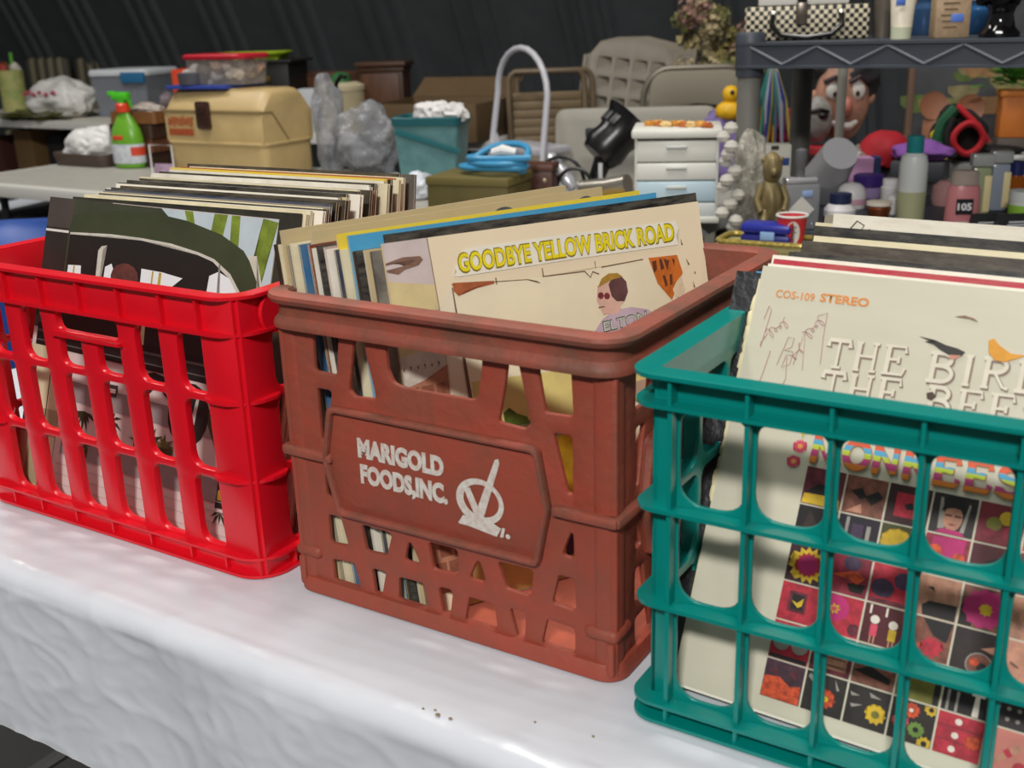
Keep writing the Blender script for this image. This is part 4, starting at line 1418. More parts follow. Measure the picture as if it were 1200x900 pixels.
# tray with white bag, brown trays, wire stand
X, Y, z, w, h = (-3.007, 2.200, 0.745, 0.309, 0.035)
t = empty('tray', (X, Y, z), 0, 'dark brown tray on the grey table beside the spray bottle', 'tray')
bm = NB()
sweep(bm, [(-.02, .006), (0, .045), (.012, .048), (.014, .042), (.004, .0), (-.02, .0)], .28, .22, .03)
box(bm, (.26, .20, .006), (0, 0, .004))
obj('tray_body', bm, mat('#4a3d34', .5), t)
bm = NB()
blob(bm, (.135, .09, .085), (0, 0, .055), .25, 1.8, 3, 5, .55, .25)
tag(obj('plastic_bag', bm, mat('#e4e3e0', .35, bump=.3, scale=20), loc=(X - .03, Y, z + .006)), 'crumpled white bag lying in the dark brown tray', 'bag')
X, Y, z, w, h = (-2.786, 2.260, 0.745, 0.136, 0.205)
for i, (cc, hh, yy) in enumerate((('#3b2418', .050, 0.0), ('#6b4126', .055, .004), ('#40281c', .050, -.004), ('#8a5a30', .045, .006))):
    t = empty('wooden_tray', (X - .02 + .006 * i, Y + yy, z + .052 * i), .05 * i - .05, ['lowest', 'second lowest', 'second highest', 'topmost'][i] + ' brown wooden tray in the pile beside the toolbox', 'tray', 'brown trays piled beside the toolbox')
    bm = NB()
    sweep(bm, [(-.012, .008), (-.010, hh - .002), (0, hh - .001), (.003, 0.0), (-.012, 0.0)], .22, .17, .012)
    box(bm, (.21, .16, .008), (0, 0, .004))
    obj('tray_body', bm, mat(cc, .5, var=.4, scale=12, stretch=(1, 8, 1)), t)
bm = NB()
blob(bm, (.08, .06, .03), (0, 0, .03), .3, 2.5, 8, 4, .4, .3)
tag(obj('plastic_bag', bm, mat('#b9aca2', .3, var=.4, scale=20), loc=(X, Y, z + .168)), 'small clear bag of oddments on the pile of brown trays', 'bag')
X, Y, z, w, h = (-2.432, 2.000, 0.745, 0.092, 0.107)
t = empty('wire_stand', (X, Y, z), .2, 'small white wire stand in front of the toolbox', 'stand')
bm = NB()
tube(bm, [(-w / 2, 0, .003), (-w / 2, 0, h), (w / 2, 0, h), (w / 2, 0, .003), (-w / 2, 0, .003)], .003, 6)
tube(bm, [(-w / 2, 0, .003), (-w / 2, .08, .003), (w / 2, .08, .003), (w / 2, 0, .003)], .003, 6)
obj('wire_frame', bm, mat('#e9e6e2', .4), t)
part_box(t, 'price_card', (w * .8, .004, h * .35), (0, .006, h * .22), mat('#c9a9c4', .6, var=.5, scale=50), .001)

# tan toolbox
X, Y, z, w, h = (-2.211, 2.060, 0.745, 0.329, 0.291)
t = empty('toolbox', (-2.215, 2.170, z), .02, 'tan plastic toolbox with a dark brown latch on the grey table', 'toolbox')
tan = mat('#c2a874', .45, var=.12, scale=8, bump=.05)
W_, D_, Hb = .450, .250, .120
bm = NB()
sweep(bm, [(-.012, 0), (-.004, .004), (.0, .02), (.0, Hb - .012), (.006, Hb - .010), (.008, Hb - .004), (.006, Hb), (-.02, Hb), (-.02, 0)], W_, D_, .03, 5)
box(bm, (W_ - .03, D_ - .03, .01), (0, 0, .006))
obj('lower_body', bm, tan, t)
HT = h
# lid with sloping ends, drawn from the side and run along the width
prof_ = [(-D_ / 2, Hb), (-D_ / 2, Hb + .100), (-D_ / 2 + .012, HT - .055), (-D_ / 2 + .045, HT - .012), (-.06, HT), (.06, HT), (D_ / 2 - .045, HT - .012), (D_ / 2 - .012, HT - .055), (D_ / 2, Hb + .100), (D_ / 2, Hb)]
bm = NB()
prev = None
for xs, k in ((-W_ / 2, .90), (-W_ / 2 + .012, .97), (-W_ / 2 + .04, 1.0), (W_ / 2 - .04, 1.0), (W_ / 2 - .012, .97), (W_ / 2, .90)):
    ring = [bm.verts.new((xs, y * (.985 if k < .95 else 1), Hb + (zz - Hb) * k)) for y, zz in prof_]
    if prev:
        for i in range(len(ring)):
            bm.faces.new((prev[i], prev[(i + 1) % len(ring)], ring[(i + 1) % len(ring)], ring[i]))
    else:
        bm.faces.new(ring)
    prev = ring
bm.faces.new(prev[::-1])
lid = obj('lid', bm, tan, t, angle=.9)
bm = NB()
box(bm, (W_ + .004, .006, .010), (0, -D_ / 2 - .001, Hb + .100), .002)
tube(bm, [(W_ / 2 + .001, -D_ / 2, Hb + .100), (W_ / 2 + .001, -D_ / 2 + .05, Hb + .098), (W_ / 2 + .001, -D_ / 2 + .12, Hb + .004)], .0035, 6)
obj('lid_seam', bm, mat('#8f7a50', .5), lid)
bm = NB()
box(bm, (.062, .018, .092), (0, 0, 0), .008)
box(bm, (.040, .010, .028), (0, -.010, .022), .004)
obj('latch', bm, mat('#3a2018', .35), t, (-.03, -D_ / 2 - .008, Hb + .088))
bm = NB()
box(bm, (.125, .002, .064), (0, 0, 0), 0)
st = obj('maker_sticker', bm, mat('#bfa06a', .5, var=.3, scale=30), t, (-.148, -D_ / 2 - .0012, Hb + .050), smooth=False)
bm = NB()
box(bm, (.115, .001, .022), (0, -.0016, -.020))
for k in range(9):
    box(bm, (.009, .001, .022 + .006 * (k % 3)), (-.055 + .0135 * k, -.0016, .014 + .003 * (k % 2)), rot=Matrix.Rotation(.2, 4, 'Y'))
obj('sticker_print', bm, mat('#b8532a', .5, var=.5, scale=90, col2='#4a3020'), st, smooth=False)
TT = z + HT
# things on the toolbox lid
bm = NB()
box(bm, (.26, .19, .012), (0, 0, .0065), .002)
tag(obj('folder', bm, mat('#33489a', .4), loc=(-2.31, 2.16, TT - .001), rot=(0, 0, .1)), 'flat blue folder lying on the tan toolbox', 'folder')
t = empty('food_tub', (-2.235, 2.16, TT + .012), .06, 'clear tub with a red lid full of trinkets on the toolbox', 'tub')
bm = NB()
sweep(bm, [(-.012, .004), (0, .085), (.003, .085), (-.010, 0), (-.03, 0), (-.03, .004)], .26, .14, .02)
obj('tub_body', bm, sheer('#d9cfc4', .16), t)
bm = NB()
sweep(bm, [(-.03, .084), (.010, .084), (.012, .094), (.004, .100), (-.03, .098)], .26, .14, .025)
box(bm, (.22, .10, .006), (0, 0, .094), .001)
obj('tub_lid', bm, mat('#b81f30', .3), t)
trk = ['#d9c8b4', '#c4a58c', '#e6ded0', '#8a8078', '#b5907a', '#cfc4b6']
for k in range(26):
    bm = NB()
    r = rnd.uniform(.016, .028)
    blob(bm, (r, r * .8, r * .8), seed=k, amp=.4, sub=2)
    tag(obj('trinket', bm, mat(trk[k % 6], .5), loc=(-2.235 + rnd.uniform(-.105, .105), 2.16 + rnd.uniform(-.048, .048), TT + .036 + rnd.uniform(0, .050))), 'small pale trinket inside the red lidded tub', 'trinket', 'trinkets in the red lidded tub')
bm = NB()
lathe(bm, [(.001, 0), (.045, .002), (.048, .038), (.044, .040), (.001, .036)], 20)
tag(obj('dish', bm, mat('#5a5a62', .4, metal=.3), loc=(-2.345, 2.10, TT + .012)), 'round grey dish on the blue folder', 'dish')
bm = NB()
blob(bm, (.085, .06, .045), (0, 0, .03), .35, 2.2, 12, 4, .5, .35)
tag(obj('plastic_wrap', bm, mat('#d8d6d4', .2, var=.3, scale=15), loc=(-2.395, 2.19, TT - .002)), 'crumpled clear wrapping at the left end of the toolbox lid', 'wrap')

# far left table
X, Y, z, w, h = (-6.113, 4.000, 0.745, 0.162, 0.261)
t = empty('tin', (X, Y, z), 0, 'tall pale patterned tin at the far left edge of the back table', 'tin')
part_lathe(t, 'tin_body', [(.001, 0), (w / 2, 0), (w / 2, h), (w / 2 - .006, h), (w / 2 - .006, .02), (.001, .02)], mat('#b5b070', .5, var=.8, scale=14, col2='#7f9a52'), 28)
for k in range(5):
    bm = NB()
    a = .8 * k
    blob(bm, (.035, .03, .04), (.05 * math.cos(a * 2), .05 * math.sin(a * 2), h + .01), .4, 2, k, 2)
    obj('packet', bm, mat(['#c9c4b4', '#2a2a22', '#6a8a3a', '#a03a2a', '#d9d4c6'][k], .5), t)
bm = NB()
tube(bm, [(.03, 0, h - .05), (.035, 0, h + .11)], [.014, .012])
obj('green_stick', bm, mat('#5aa03a', .5), t)
X, Y, z, w, h = (-5.251, 3.720, 0.745, 0.510, 0.234)
bm = NB()
blob(bm, (w / 2, .16, h / 1.65), (0, 0, h * .40), .28, 1.7, 21, 5, .68, .22)
o = tag(obj('plastic_bag', bm, mat('#dcdad6', .35, bump=.3, scale=8), loc=(X, Y, z)), 'full white shopping bag with faint red print on the far table', 'bag')
for k in range(6):
    bm = NB()
    xx = -.16 + .055 * k
    blob(bm, (.022, .006, .012), (xx, -.150 + .9 * xx * xx, h * .60 + .012 * (k % 2)), .5, 3, k, 2)
    obj('red_print', bm, mat('#c05a6a', .5), o)
bm = NB()
blob(bm, (.30, .20, .03), (0, 0, .018), .6, 3, 33, 4, .5, .4)
tag(obj('foil_garland', bm, mat('#2c3016', .35, var=.6, scale=40, col2='#8a8a4a'), loc=(X - .10, Y - .06, z)), 'dark green glittery garland heaped under the white shopping bag', 'garland')
X, Y, z, w, h = (-4.852, 3.950, 0.745, 0.447, 0.270)
t = empty('storage_bin', (X, Y, z), .25, 'clear storage bin with a white lid and blue latch on the far table', 'bin')
bm = NB()
sweep(bm, [(-.03, .004), (0, h - .03), (.004, h - .03), (-.026, 0), (-.06, 0), (-.06, .004)], w * .86, .34, .03)
obj('bin_body', bm, sheer('#9aa0aa', .45), t)
bm = NB()
sweep(bm, [(-.05, h - .034), (.012, h - .034), (.014, h - .016), (.004, h), (-.05, h - .004)], w * .86, .34, .035)
box(bm, (w * .86 - .08, .26, .02), (0, 0, h - .016), .004)
obj('bin_lid', bm, mat('#d5dade', .4), t)
for s in (1,):
    part_box(t, 'latch', (.16, .02, .06), (s * w * .27, -.185, h - .045), mat('#2a6a96', .4), .006)
part_box(t, 'bin_base', (w * .8, .28, .03), (0, 0, .02), mat('#3a4f8a', .5), .004)
for k in range(9):
    bm = NB()
    blob(bm, (.05, .05, .045), seed=50 + k, amp=.4, sub=2)
    tag(obj('trinket', bm, mat(['#6a6a70', '#8a8a5a', '#4a4a55', '#9a8a90', '#3a3a40'][k % 5], .5), loc=(X + rnd.uniform(-.16, .16), Y + rnd.uniform(-.08, .08), z + rnd.uniform(.08, h - .12))), 'dim bundle inside the clear storage bin', 'bundle', 'bundles inside the clear storage bin')
# striped upholstered chairs behind the far table
for i, (px, lab) in enumerate((((-7.512, 5.317, 1.039), 'striped upholstered chair behind the far table, left of the pair'), ((-7.175, 5.526, 1.027), 'striped upholstered chair behind the far table, right of the pair'))):
    t = empty('upholstered_chair', (px[0], px[1], 0), .45, lab, 'chair', 'striped chairs behind the far table')
    top = px[2]
    st_m = bpy.data.materials.new('striped_cloth')
    st_m.use_nodes = True
    nt = st_m.node_tree
    wv = nt.nodes.new('ShaderNodeTexWave')
    wv.inputs['Scale'].default_value = 4.0
    tc = nt.nodes.new('ShaderNodeTexCoord')
    cr = nt.nodes.new('ShaderNodeValToRGB')
    cr.color_ramp.elements[0].color = rgb('#3a342a')
    cr.color_ramp.elements[1].color = rgb('#8a8268')
    nt.links.new(tc.outputs['Object'], wv.inputs[0])
    nt.links.new(wv.outputs['Fac'], cr.inputs[0])
    nt.links.new(cr.outputs[0], nt.nodes['Principled BSDF'].inputs['Base Color'])
    bm = NB()
    box(bm, (.36, .08, .52), (0, 0, top - .26), .03)
    obj('backrest', bm, st_m, t)
    bm = NB()
    box(bm, (.46, .44, .09), (0, -.22, .46), .03)
    obj('seat', bm, st_m, t)
    for sx in (-1, 1):
        for sy in (-.40, -.02):
            bm = NB()
            tube(bm, [(sx * .19, sy, .42), (sx * .20, sy, 0)], .018)
            obj('leg', bm, mat('#2a211a', .5), t)
# under the far table
for i, (P, d, c, lab) in enumerate(((((-5.737, 3.900, 0.000, 0.186, 0.651)), .3, '#8a6a42', 'tan carton on the floor under the far white table'), (((-5.495, 3.950, 0.000, 0.152, 0.625)), .3, '#2c2a2c', 'black carton on the floor under the far white table'), (((-6.043, 3.900, 0.000, 0.135, 0.600)), .3, '#5a3028', 'dark red carton on the floor under the far white table'))):
    X, Y, z, w, h = P
    bm = NB()
    box(bm, (w, d, h), (0, 0, h / 2), .004)
    tag(obj('carton', bm, mat(c, .7), loc=(X, Y, z)), lab, 'box')

# things seen under the grey table and left of the red crate
bm = NB()
bm_p = (-1.838, 0.999, 0.745)
bx = (-1.838, 1.000, 0.000, 0.152, 0.796)
t = empty('tote_bag', (bx[0], bx[1], 0), .4, 'blue tote bag standing on the floor left of the red crate', 'bag')
bm = NB()
lathe(bm, [(.001, 0), (.13, .002), (.15, .2), (.16, bx[4] - .10), (.155, bx[4] - .045), (.11, bx[4] - .012), (.001, bx[4])], 24, Matrix.Diagonal((1.1, .8, 1, 1)))
for v in bm.verts:
    v.co += .012 * noise.noise_vector(v.co * 9)
obj('bag_body', bm, mat('#1f4a9a', .5, var=.3, scale=6), t)
bm = NB()
tube(bm, [(.17 * math.cos(a), .13 * math.sin(a), bx[4] - .075 + .01 * math.sin(3 * a)) for a in [2 * PI * k / 24 for k in range(24)]], .020, 8, closed=True)
obj('bag_hem', bm, mat('#8f9396', .4), t)
P = (-3.302, 2.000, 0.600, 0.175, -0.016)
bm = NB()
box(bm, (P[3], .3, P[4]), (0, 0, P[4] / 2), .01)
tag(obj('white_box', bm, mat('#c9ced6', .5), loc=P[:3], rot=(0, 0, .2)), 'white carton on a low shelf under the grey table', 'box')
bm = NB()
box(bm, (1.1, .5, .03), (0, 0, .0), .004)
for sx in (-1, 1):
    for sy in (-1, 1):
        tube(bm, [(sx * .5, sy * .2, 0), (sx * .5, sy * .2, -.584)], .015)
tag(obj('low_shelf', bm, mat('#2a2a2c', .6), loc=(P[0] + .25, P[1], .584)), 'low black shelf on the floor under the grey table', 'shelf')
for i, (c, lab) in enumerate((('#e4e0d4', 'cream paperback in the short pile left of the red crate, lowest'), ('#2b5f9a', 'blue paperback in the short pile left of the red crate, topmost'))):
    t = empty('paperback', (-.535, .30 - .01 * i, TZ + .0 + .06 * i), .15 * i, lab, 'book', 'paperbacks left of the red crate')
    part_box(t, 'cover', (.15, .22, .058), (0, 0, .030), mat(c, .4, var=.4, scale=30), .003)
    part_box(t, 'pages', (.152, .20, .044), (-.002, 0, .030), mat('#d9cfb0', .8), .001)

# ------------------------------------------------------------------ things behind: middle
X, Y, z, w, h = (-3.431, 3.700, 0.745, 0.200, 0.311)
t = empty('file_box', (X, Y, z), .35, 'black box with two round pulls and a lime tray on top', 'box')
part_box(t, 'box_body', (w * .9, .26, h), (0, 0, h / 2), mat('#161514', .5), .006)
part_box(t, 'box_lid', (w * 1.15, .30, .012), (0, 0, h + .006), mat('#1c1b1a', .5), .004)
for k in (.35, .75):
    part_lathe(t, 'round_pull', [(.001, 0), (.016, 0), (.014, .012), (.001, .014)], mat('#6a5a2a', .4, metal=.6), 12).matrix_local = Matrix.Translation((-.02, -.13, h * k)) @ Matrix.Rotation(PI / 2, 4, 'X')
bm = NB()
sweep(bm, [(-.04, 0), (0, .03), (.012, .034), (.010, .026), (-.04, -.004)], .36, .2, .06)
box(bm, (.30, .14, .006), (0, 0, .0))
tag(obj('lime_tray', bm, mat('#a8c62a', .4), loc=(X - .16, Y - .02, z + h + .016), rot=(0, 0, .4)), 'shallow lime green tray resting on the black box', 'tray')
X, Y, z, w, h = (-4.120, 3.720, 0.745, 0.144, 0.279)
bm = NB()
box(bm, (w * .9, .2, h), (0, 0, h / 2), .006)
tag(obj('orange_carton', bm, mat('#d9481e', .5), loc=(X, Y, z), rot=(0, 0, .4)), 'orange red carton behind the left end of the toolbox', 'box')
X, Y, z, w, h = (-3.312, 3.940, 0.745, 0.380, 0.248)
t = empty('cardboard_box', (X, Y, z), .05, 'dark brown cardboard box behind the beige canister', 'box')
part_box(t, 'box_body', (w, .2, h), (0, 0, h / 2), mat('#5a3a28', .7, var=.2, scale=10), .003)
part_box(t, 'tape_strip', (w * .98, .002, .05), (0, -.101, h * .8), mat('#6b4830', .5), .0005)
X, Y, z, w, h = (-3.040, 3.450, 0.745, 0.085, 0.196)
bm = NB()
box(bm, (w, .12, h), (0, 0, h / 2), .004)
tag(obj('white_carton', bm, mat('#b9bcc0', .6), loc=(X, Y, z), rot=(0, 0, FY)), 'narrow white carton right behind the toolbox', 'box')
X, Y, z, w, h = (-2.873, 3.500, 0.745, 0.214, 0.224)
t = empty('canister', (X, Y, z), 0, 'beige lidded canister with a green knob behind the clear bag', 'canister')
part_lathe(t, 'canister_body', [(.001, 0), (w / 2 - .004, 0), (w / 2, .01), (w / 2, h - .035)], mat('#b5a988', .7, var=.15, scale=8), 28)
part_lathe(t, 'canister_lid', [(w / 2 + .004, h - .036), (w / 2 + .004, h - .016), (w / 2 - .03, h), (.001, h)], mat('#bfb392', .7), 28)
part_lathe(t, 'green_knob', [(.001, h), (.05, h), (.045, h + .03), (.02, h + .045), (.001, h + .045)], mat('#2f6a3a', .5), 14)
# cabinet
X, Y, z, w, h = (-2.749, 3.680, 0.745, 0.228, 0.316)
t = empty('wooden_cabinet', (X, Y, z), .42, 'small dark brown wooden cabinet standing before the ribbed wall', 'cabinet')
wd = mat('#4a2c18', .5, var=.35, scale=14, stretch=(6, 6, 1))
part_box(t, 'carcass', (w * .92, .16, h - .03), (0, 0, (h - .03) / 2), wd, .004)
part_box(t, 'top_board', (w * 1.08, .20, .022), (0, 0, h - .018), wd, .005)
part_box(t, 'door', (w * .78, .012, h - .09), (0, -.085, (h - .03) / 2), mat('#55331c', .5, var=.35, scale=14, stretch=(6, 6, 1)), .004)
part_box(t, 'cornice', (w * 1.0, .18, .02), (0, 0, h - .042), wd, .006)
# clear bag of things in front of it
P = (-1.804, 2.298, 0.745)
for i, (dx, rx, ry, rz, lab) in enumerate(((.03, .125, .10, .125, 'large clear plastic bag slumped right of the toolbox'), (-.125, .05, .06, .175, 'tall wrinkled clear plastic bag close against the toolbox'))):
    bm = NB()
    blob(bm, (rx, ry, rz), (0, 0, rz * .80), .32, 1.6, 60 + i, 5, .80, .32)
    tag(obj('plastic_bag', bm, sheer('#9c9ea3', .60, .25, .5, 14), loc=(P[0] + dx, P[1] + .03 - .02 * i, TZ)), lab, 'bag')
bm = NB()
blob(bm, (.075, .06, .07), (0, 0, .06), .3, 2, 66, 3, .85, .2)
tag(obj('towel_bundle', bm, mat('#6b6c70', .7), loc=(P[0] + .03, P[1] + .03, TZ + .004)), 'grey bundle inside the large clear bag', 'bundle')
bm = NB()
tube(bm, [(0, 0, 0), (.006, 0, .05), (.03, 0, .075), (.05, 0, .07)], .008, 8)
tag(obj('black_hook', bm, mat('#141414', .4), loc=(P[0] - .16, P[1] + .10, TZ + .24)), 'black curved hook sticking up behind the clear bags', 'hook')
# open cardboard box
X, Y, z, w, h = (-2.194, 3.360, 0.745, 0.635, 0.156)
t = empty('cardboard_box', (X - .02, Y + .03, z), .18, 'large open cardboard box behind the teal basket', 'box')
cb = mat('#5f4a2e', .75, var=.15, scale=8)
cw, cd = w * .78, .42
for (nm, s_, c_) in (('front_panel', (cw, .006, h), (0, -cd / 2, h / 2)), ('rear_panel', (cw, .006, h), (0, cd / 2, h / 2)), ('end_panel', (.006, cd, h), (-cw / 2, 0, h / 2)), ('end_panel', (.006, cd, h), (cw / 2, 0, h / 2)), ('bottom_panel', (cw, cd, .006), (0, 0, .004))):
    part_box(t, nm, s_, c_, cb, .001)
bm = NB()
box(bm, (cw, .16, .005), (0, .08, 0))
obj('flap', bm, cb, t, (0, cd / 2, h), (.5, 0, 0))
bm = NB()
blob(bm, (.05, .04, .02), seed=3, sub=2)
tag(obj('red_scarf', bm, mat('#8a2a30', .7), loc=(X - .17, Y - .27, TZ + .02)), 'small dark red cloth before the cardboard box', 'cloth')
# teal mesh basket
P = (-1.416, 2.203, 0.745)
t = empty('basket', (P[0], P[1], TZ), .30, 'teal plastic basket holding white tissue on the middle table', 'basket')
bw, bd, bh = .215, .15, .205
bm = NB()
sweep(bm, [(-.022, 0), (-.020, 0.0), (.0, bh), (-.004, bh), (-.024, .004), (-.06, .004), (-.06, 0)], bw, bd, .02)
obj('basket_body', bm, mat('#5f8a8b', .35, var=.5, scale=18, col2='#3a686b'), t)
bm = NB()
sweep(bm, [(-.006, bh - .022), (.003, bh - .022), (.005, bh), (0, bh + .004), (-.006, bh)], bw, bd, .022)
obj('basket_rim', bm, mat('#1e5a60', .4), t)
bm = NB()
box(bm, (bw * 1.0, .003, .018), (0, 0, 0), .001, rot=Matrix.Rotation(.30, 4, 'Y'))
obj('slanted_band', bm, mat('#24666c', .4), t, (.01, -bd / 2 + .001, bh * .66), (.10, 0, 0))
for k in range(5):
    bm = NB()
    blob(bm, (.042, .036, .036), (0, 0, 0), .4, 2.4, 80 + k, 3, None, .3)
    tag(obj('tissue', bm, mat('#d9d6d4', .8), loc=(P[0] - .02 + .028 * k, P[1] + .02 * (k % 2), TZ + bh + .010 - .008 * (k % 2))), 'crumpled white tissue heaped in the teal basket', 'tissue', 'white tissues in the teal basket')
bm = NB()
P2 = (-1.272, 1.929, 0.745)
blob(bm, (.045, .06, .045), (0, 0, .03), .3, 2.5, 91, 4, .6, .3)
tag(obj('paper_bag', bm, mat('#d2d6de', .5), loc=(P2[0], P2[1], TZ)), 'crumpled white paper bag at the corner of the red crate', 'bag')
# olive box with blue cable
P = (-1.004, 1.814, 0.745)
t = empty('storage_box', (P[0], P[1] + .03, TZ), .16, 'flat olive green box under the coiled blue cable', 'box')
ol = mat('#5d5328', .6, var=.2, scale=12)
part_box(t, 'box_body', (.235, .17, .072), (0, 0, .036), ol, .003)
part_box(t, 'box_lid', (.241, .176, .022), (0, 0, .083), mat('#6a5f30', .6), .003)
oz = TZ + .095
t = empty('cable', (P[0] + .04, P[1] + .03, oz), 0, 'thick bright blue coiled cable lying on the olive box', 'cable')
bm = NB()
pts = []
for k in range(90):
    a = 2 * PI * k / 30
    r = .062 + .006 * math.sin(k * .5)
    pts.append((1.45 * r * math.cos(a) + .012 * (k / 30), .8 * r * math.sin(a), .010 + .013 * (k / 30) + (.035 * max(0, math.cos(a - 1.4)) if k > 55 else 0)))
tube(bm, pts, .0085, 8)
obj('cable_loops', bm, mat('#3f93c0', .4), t)
bm = NB()
tube(bm, [(.02, -.02, .058), (.05, -.02, .066), (.085, -.01, .060)], [.012, .015, .010], 10)
obj('plug', bm, mat('#e3e3e0', .4), t)
P = (-0.930, 1.995, 0.745)
t = empty('small_case', (P[0], P[1] + .03, TZ), .3, 'small dark brown case with two pale studs beside the cable', 'case')
part_box(t, 'case_body', (.105, .08, .085), (0, 0, .0425), mat('#4a2c22', .5), .006)
part_box(t, 'case_lid', (.110, .085, .02), (0, 0, .093), mat('#553428', .5), .005)
for s in (-1, 1):
    part_lathe(t, 'stud', [(.001, 0), (.006, 0), (.001, .004)], mat('#b5a58a', .4, metal=.5), 10).matrix_local = Matrix.Translation((s * .03, -.043, .06)) @ Matrix.Rotation(PI / 2, 4, 'X')
P = (-0.993, 1.970, 0.745)
bm = NB()
lathe(bm, [(.001, 0), (.013, .001), (.015, .008), (.013, .016), (.001, .018)], 14)
tag(obj('yellow_bobbin', bm, mat('#c9a51e', .5), loc=(P[0], P[1], TZ)), 'tiny yellow bobbin beside the brown case', 'bobbin')
# step ladder
t = empty('step_ladder', (-1.60, 3.02, 0), -.42, 'white tubular step ladder with a tall arched handrail', 'ladder')
wh = mat('#c4c4ca', .35)
bm = NB()
hw, top = .165, 1.125
pts = [(-hw - .06, -.14, 0), (-hw - .01, -.02, .70)]
for k in range(13):
    a = PI - PI * k / 12
    pts.append((hw * math.cos(a), .02, top - hw + hw * math.sin(a)))
pts += [(hw + .01, -.02, .70), (hw + .06, -.14, 0)]
tube(bm, pts, .0120, 10)
obj('front_frame', bm, wh, t)
bm = NB()
tube(bm, [(-hw, .0, .80), (-hw - .02, .26, .0)], .010, 8)
tube(bm, [(hw, .0, .80), (hw + .02, .26, .0)], .010, 8)
tube(bm, [(-hw - .02, .22, .12), (hw + .02, .22, .12)], .008, 8)
obj('rear_frame', bm, wh, t)
for zz, yy in ((.755, .04), (.46, -.02), (.23, -.07)):
    part_box(t, 'step', (2 * hw + .01, .17, .028), (0, yy, zz), mat('#b9b7bc', .5), .006)
# folding chairs leaning, brown slatted
tc_ = (-1.819, 3.615, 1.022)
for i in range(2):
    t = empty('folding_chair', (tc_[0] + .02 * i, tc_[1] + .035 * i, 0), .62, ['tan slatted folding chair leaning behind the step ladder, front one', 'tan slatted folding chair leaning behind the step ladder, rear one'][i], 'chair', 'slatted folding chairs behind the ladder')
    cm = mat('#6a5a44', .5, metal=.1)
    H_ = tc_[2]
    bm = NB()
    pts = [(-.16, -.22, 0), (-.165, -.02, H_ - .12)] + [(-.125 - .04 * math.cos(a), .0, H_ - .06 + .05 * math.sin(a)) for a in (0.3, .8, 1.3)] + [(.125 + .04 * math.cos(a), .0, H_ - .06 + .05 * math.sin(a)) for a in (1.3, .8, .3)] + [(.165, -.02, H_ - .12), (.16, -.22, 0)]
    tube(bm, pts, .013, 8)
    obj('chair_frame', bm, cm, t)
    for k in range(6):
        part_box(t, 'slat', (.30, .012, .034), (0, -.015 - .008 * k, H_ - .115 - .036 * k), mat('#7a674c', .55), .004)
    part_box(t, 'seat', (.29, .018, .36), (0, -.10, H_ - .50), mat('#8a7a62', .6), .008)
    for s in (-1, 1):
        bm = NB()
        tube(bm, [(s * .13, -.04, .55), (s * .14, .02, 0)], .011, 8)
        obj('leg', bm, cm, t)
# stacked resin chairs with square-holed backs
tc_ = (-1.522, 3.857, 1.157)
hol = []
for r in range(4):
    for c in range(4):
        u = -.150 + c * .079
        v = .115 + r * .088
        hol.append(fillet([(u, v), (u + .056, v), (u + .058, v + .056), (u + .002, v + .056)], .007, 2))
outl = fillet([(-.225, -.02), (-.17, .035), (0, .066), (.17, .035), (.225, -.02), (.205, .42), (.15, .505), (.0, .525), (-.15, .505), (-.205, .42)], .03, 3)
back_me = plate_mesh([outl] + hol, .014, .004)
for i in range(5):
    t = empty('resin_chair', (tc_[0] - .02 + .009 * i, tc_[1] - .02 + .012 * i, .003 * i), .50 - .01 * i, '%s in the tilted stack before the ribbed wall' % ['tan resin chair, frontmost', 'tan resin chair, second', 'tan resin chair, third', 'tan resin chair, fourth', 'tan resin chair, rearmost'][i], 'chair', 'stacked tan resin chairs')
    rm = mat('#7f7667', .5, var=.08, scale=6)
    M = Matrix.Translation((-.03, -.02, tc_[2] - .53)) @ Matrix.Rotation(-.30, 4, 'X') @ Matrix.Rotation(.14, 4, 'Y') @ FRONT
    link('backrest', back_me, [rm] if i == 0 else None, t, M=M)
    bm = NB()
    box(bm, (.44, .42, .022), (0, -.16, tc_[2] - .66), .01, rot=Matrix.Rotation(.9, 4, 'X'))
    obj('seat', bm, rm, t)
    for s in (-1, 1):
        bm = NB()
        box(bm, (.02, .05, .44), (s * .212 + .005, .060, tc_[2] - .30), .008, rot=Matrix.Rotation(-.30, 4, 'X') @ Matrix.Rotation(.14, 4, 'Y'))
        obj('back_post', bm, rm, t)
        bm = NB()
        tube(bm, [(s * .21, -.30, tc_[2] - .80), (s * .23, -.34, .02)], [.024, .017], 8)
        obj('leg', bm, rm, t)
# metal folding chair
tc_ = (-1.184, 3.770, 1.025)
t = empty('metal_chair', (tc_[0], tc_[1], 0), .52, 'beige padded folding chair right of the resin chair stack', 'chair')
cm = mat('#7a7466', .4, metal=.4)
bm = NB()
H_ = tc_[2]
pts = [(-.225, -.12, 0), (-.225, 0, H_ - .17)] + [(-.225 + .11 * (1 - math.cos(a)), 0, H_ - .14 + .13 * math.sin(a)) for a in [PI / 2 * k / 6 for k in range(7)]] + [(.225 - .11 * (1 - math.cos(a)), 0, H_ - .14 + .13 * math.sin(a)) for a in [PI / 2 * k / 6 for k in range(6, -1, -1)]] + [(.225, 0, H_ - .17), (.225, -.12, 0)]
tube(bm, pts, .014, 8)
obj('chair_frame', bm, cm, t)
bp = fillet([(-.20, -.20), (-.10, -.165), (0, -.155), (.10, -.165), (.20, -.20), (.20, -.02), (-.20, -.02)], [.01, .02, .02, .02, .01, .10, .10], 5)
link('backrest', plate_mesh([bp], .024, .008), [mat('#8d8675', .6)], t, M=Matrix.Translation((0, -.008, H_)) @ FRONT)
part_box(t, 'seat', (.40, .03, .36), (0, -.03, H_ - .50), mat('#8d8675', .6), .012)
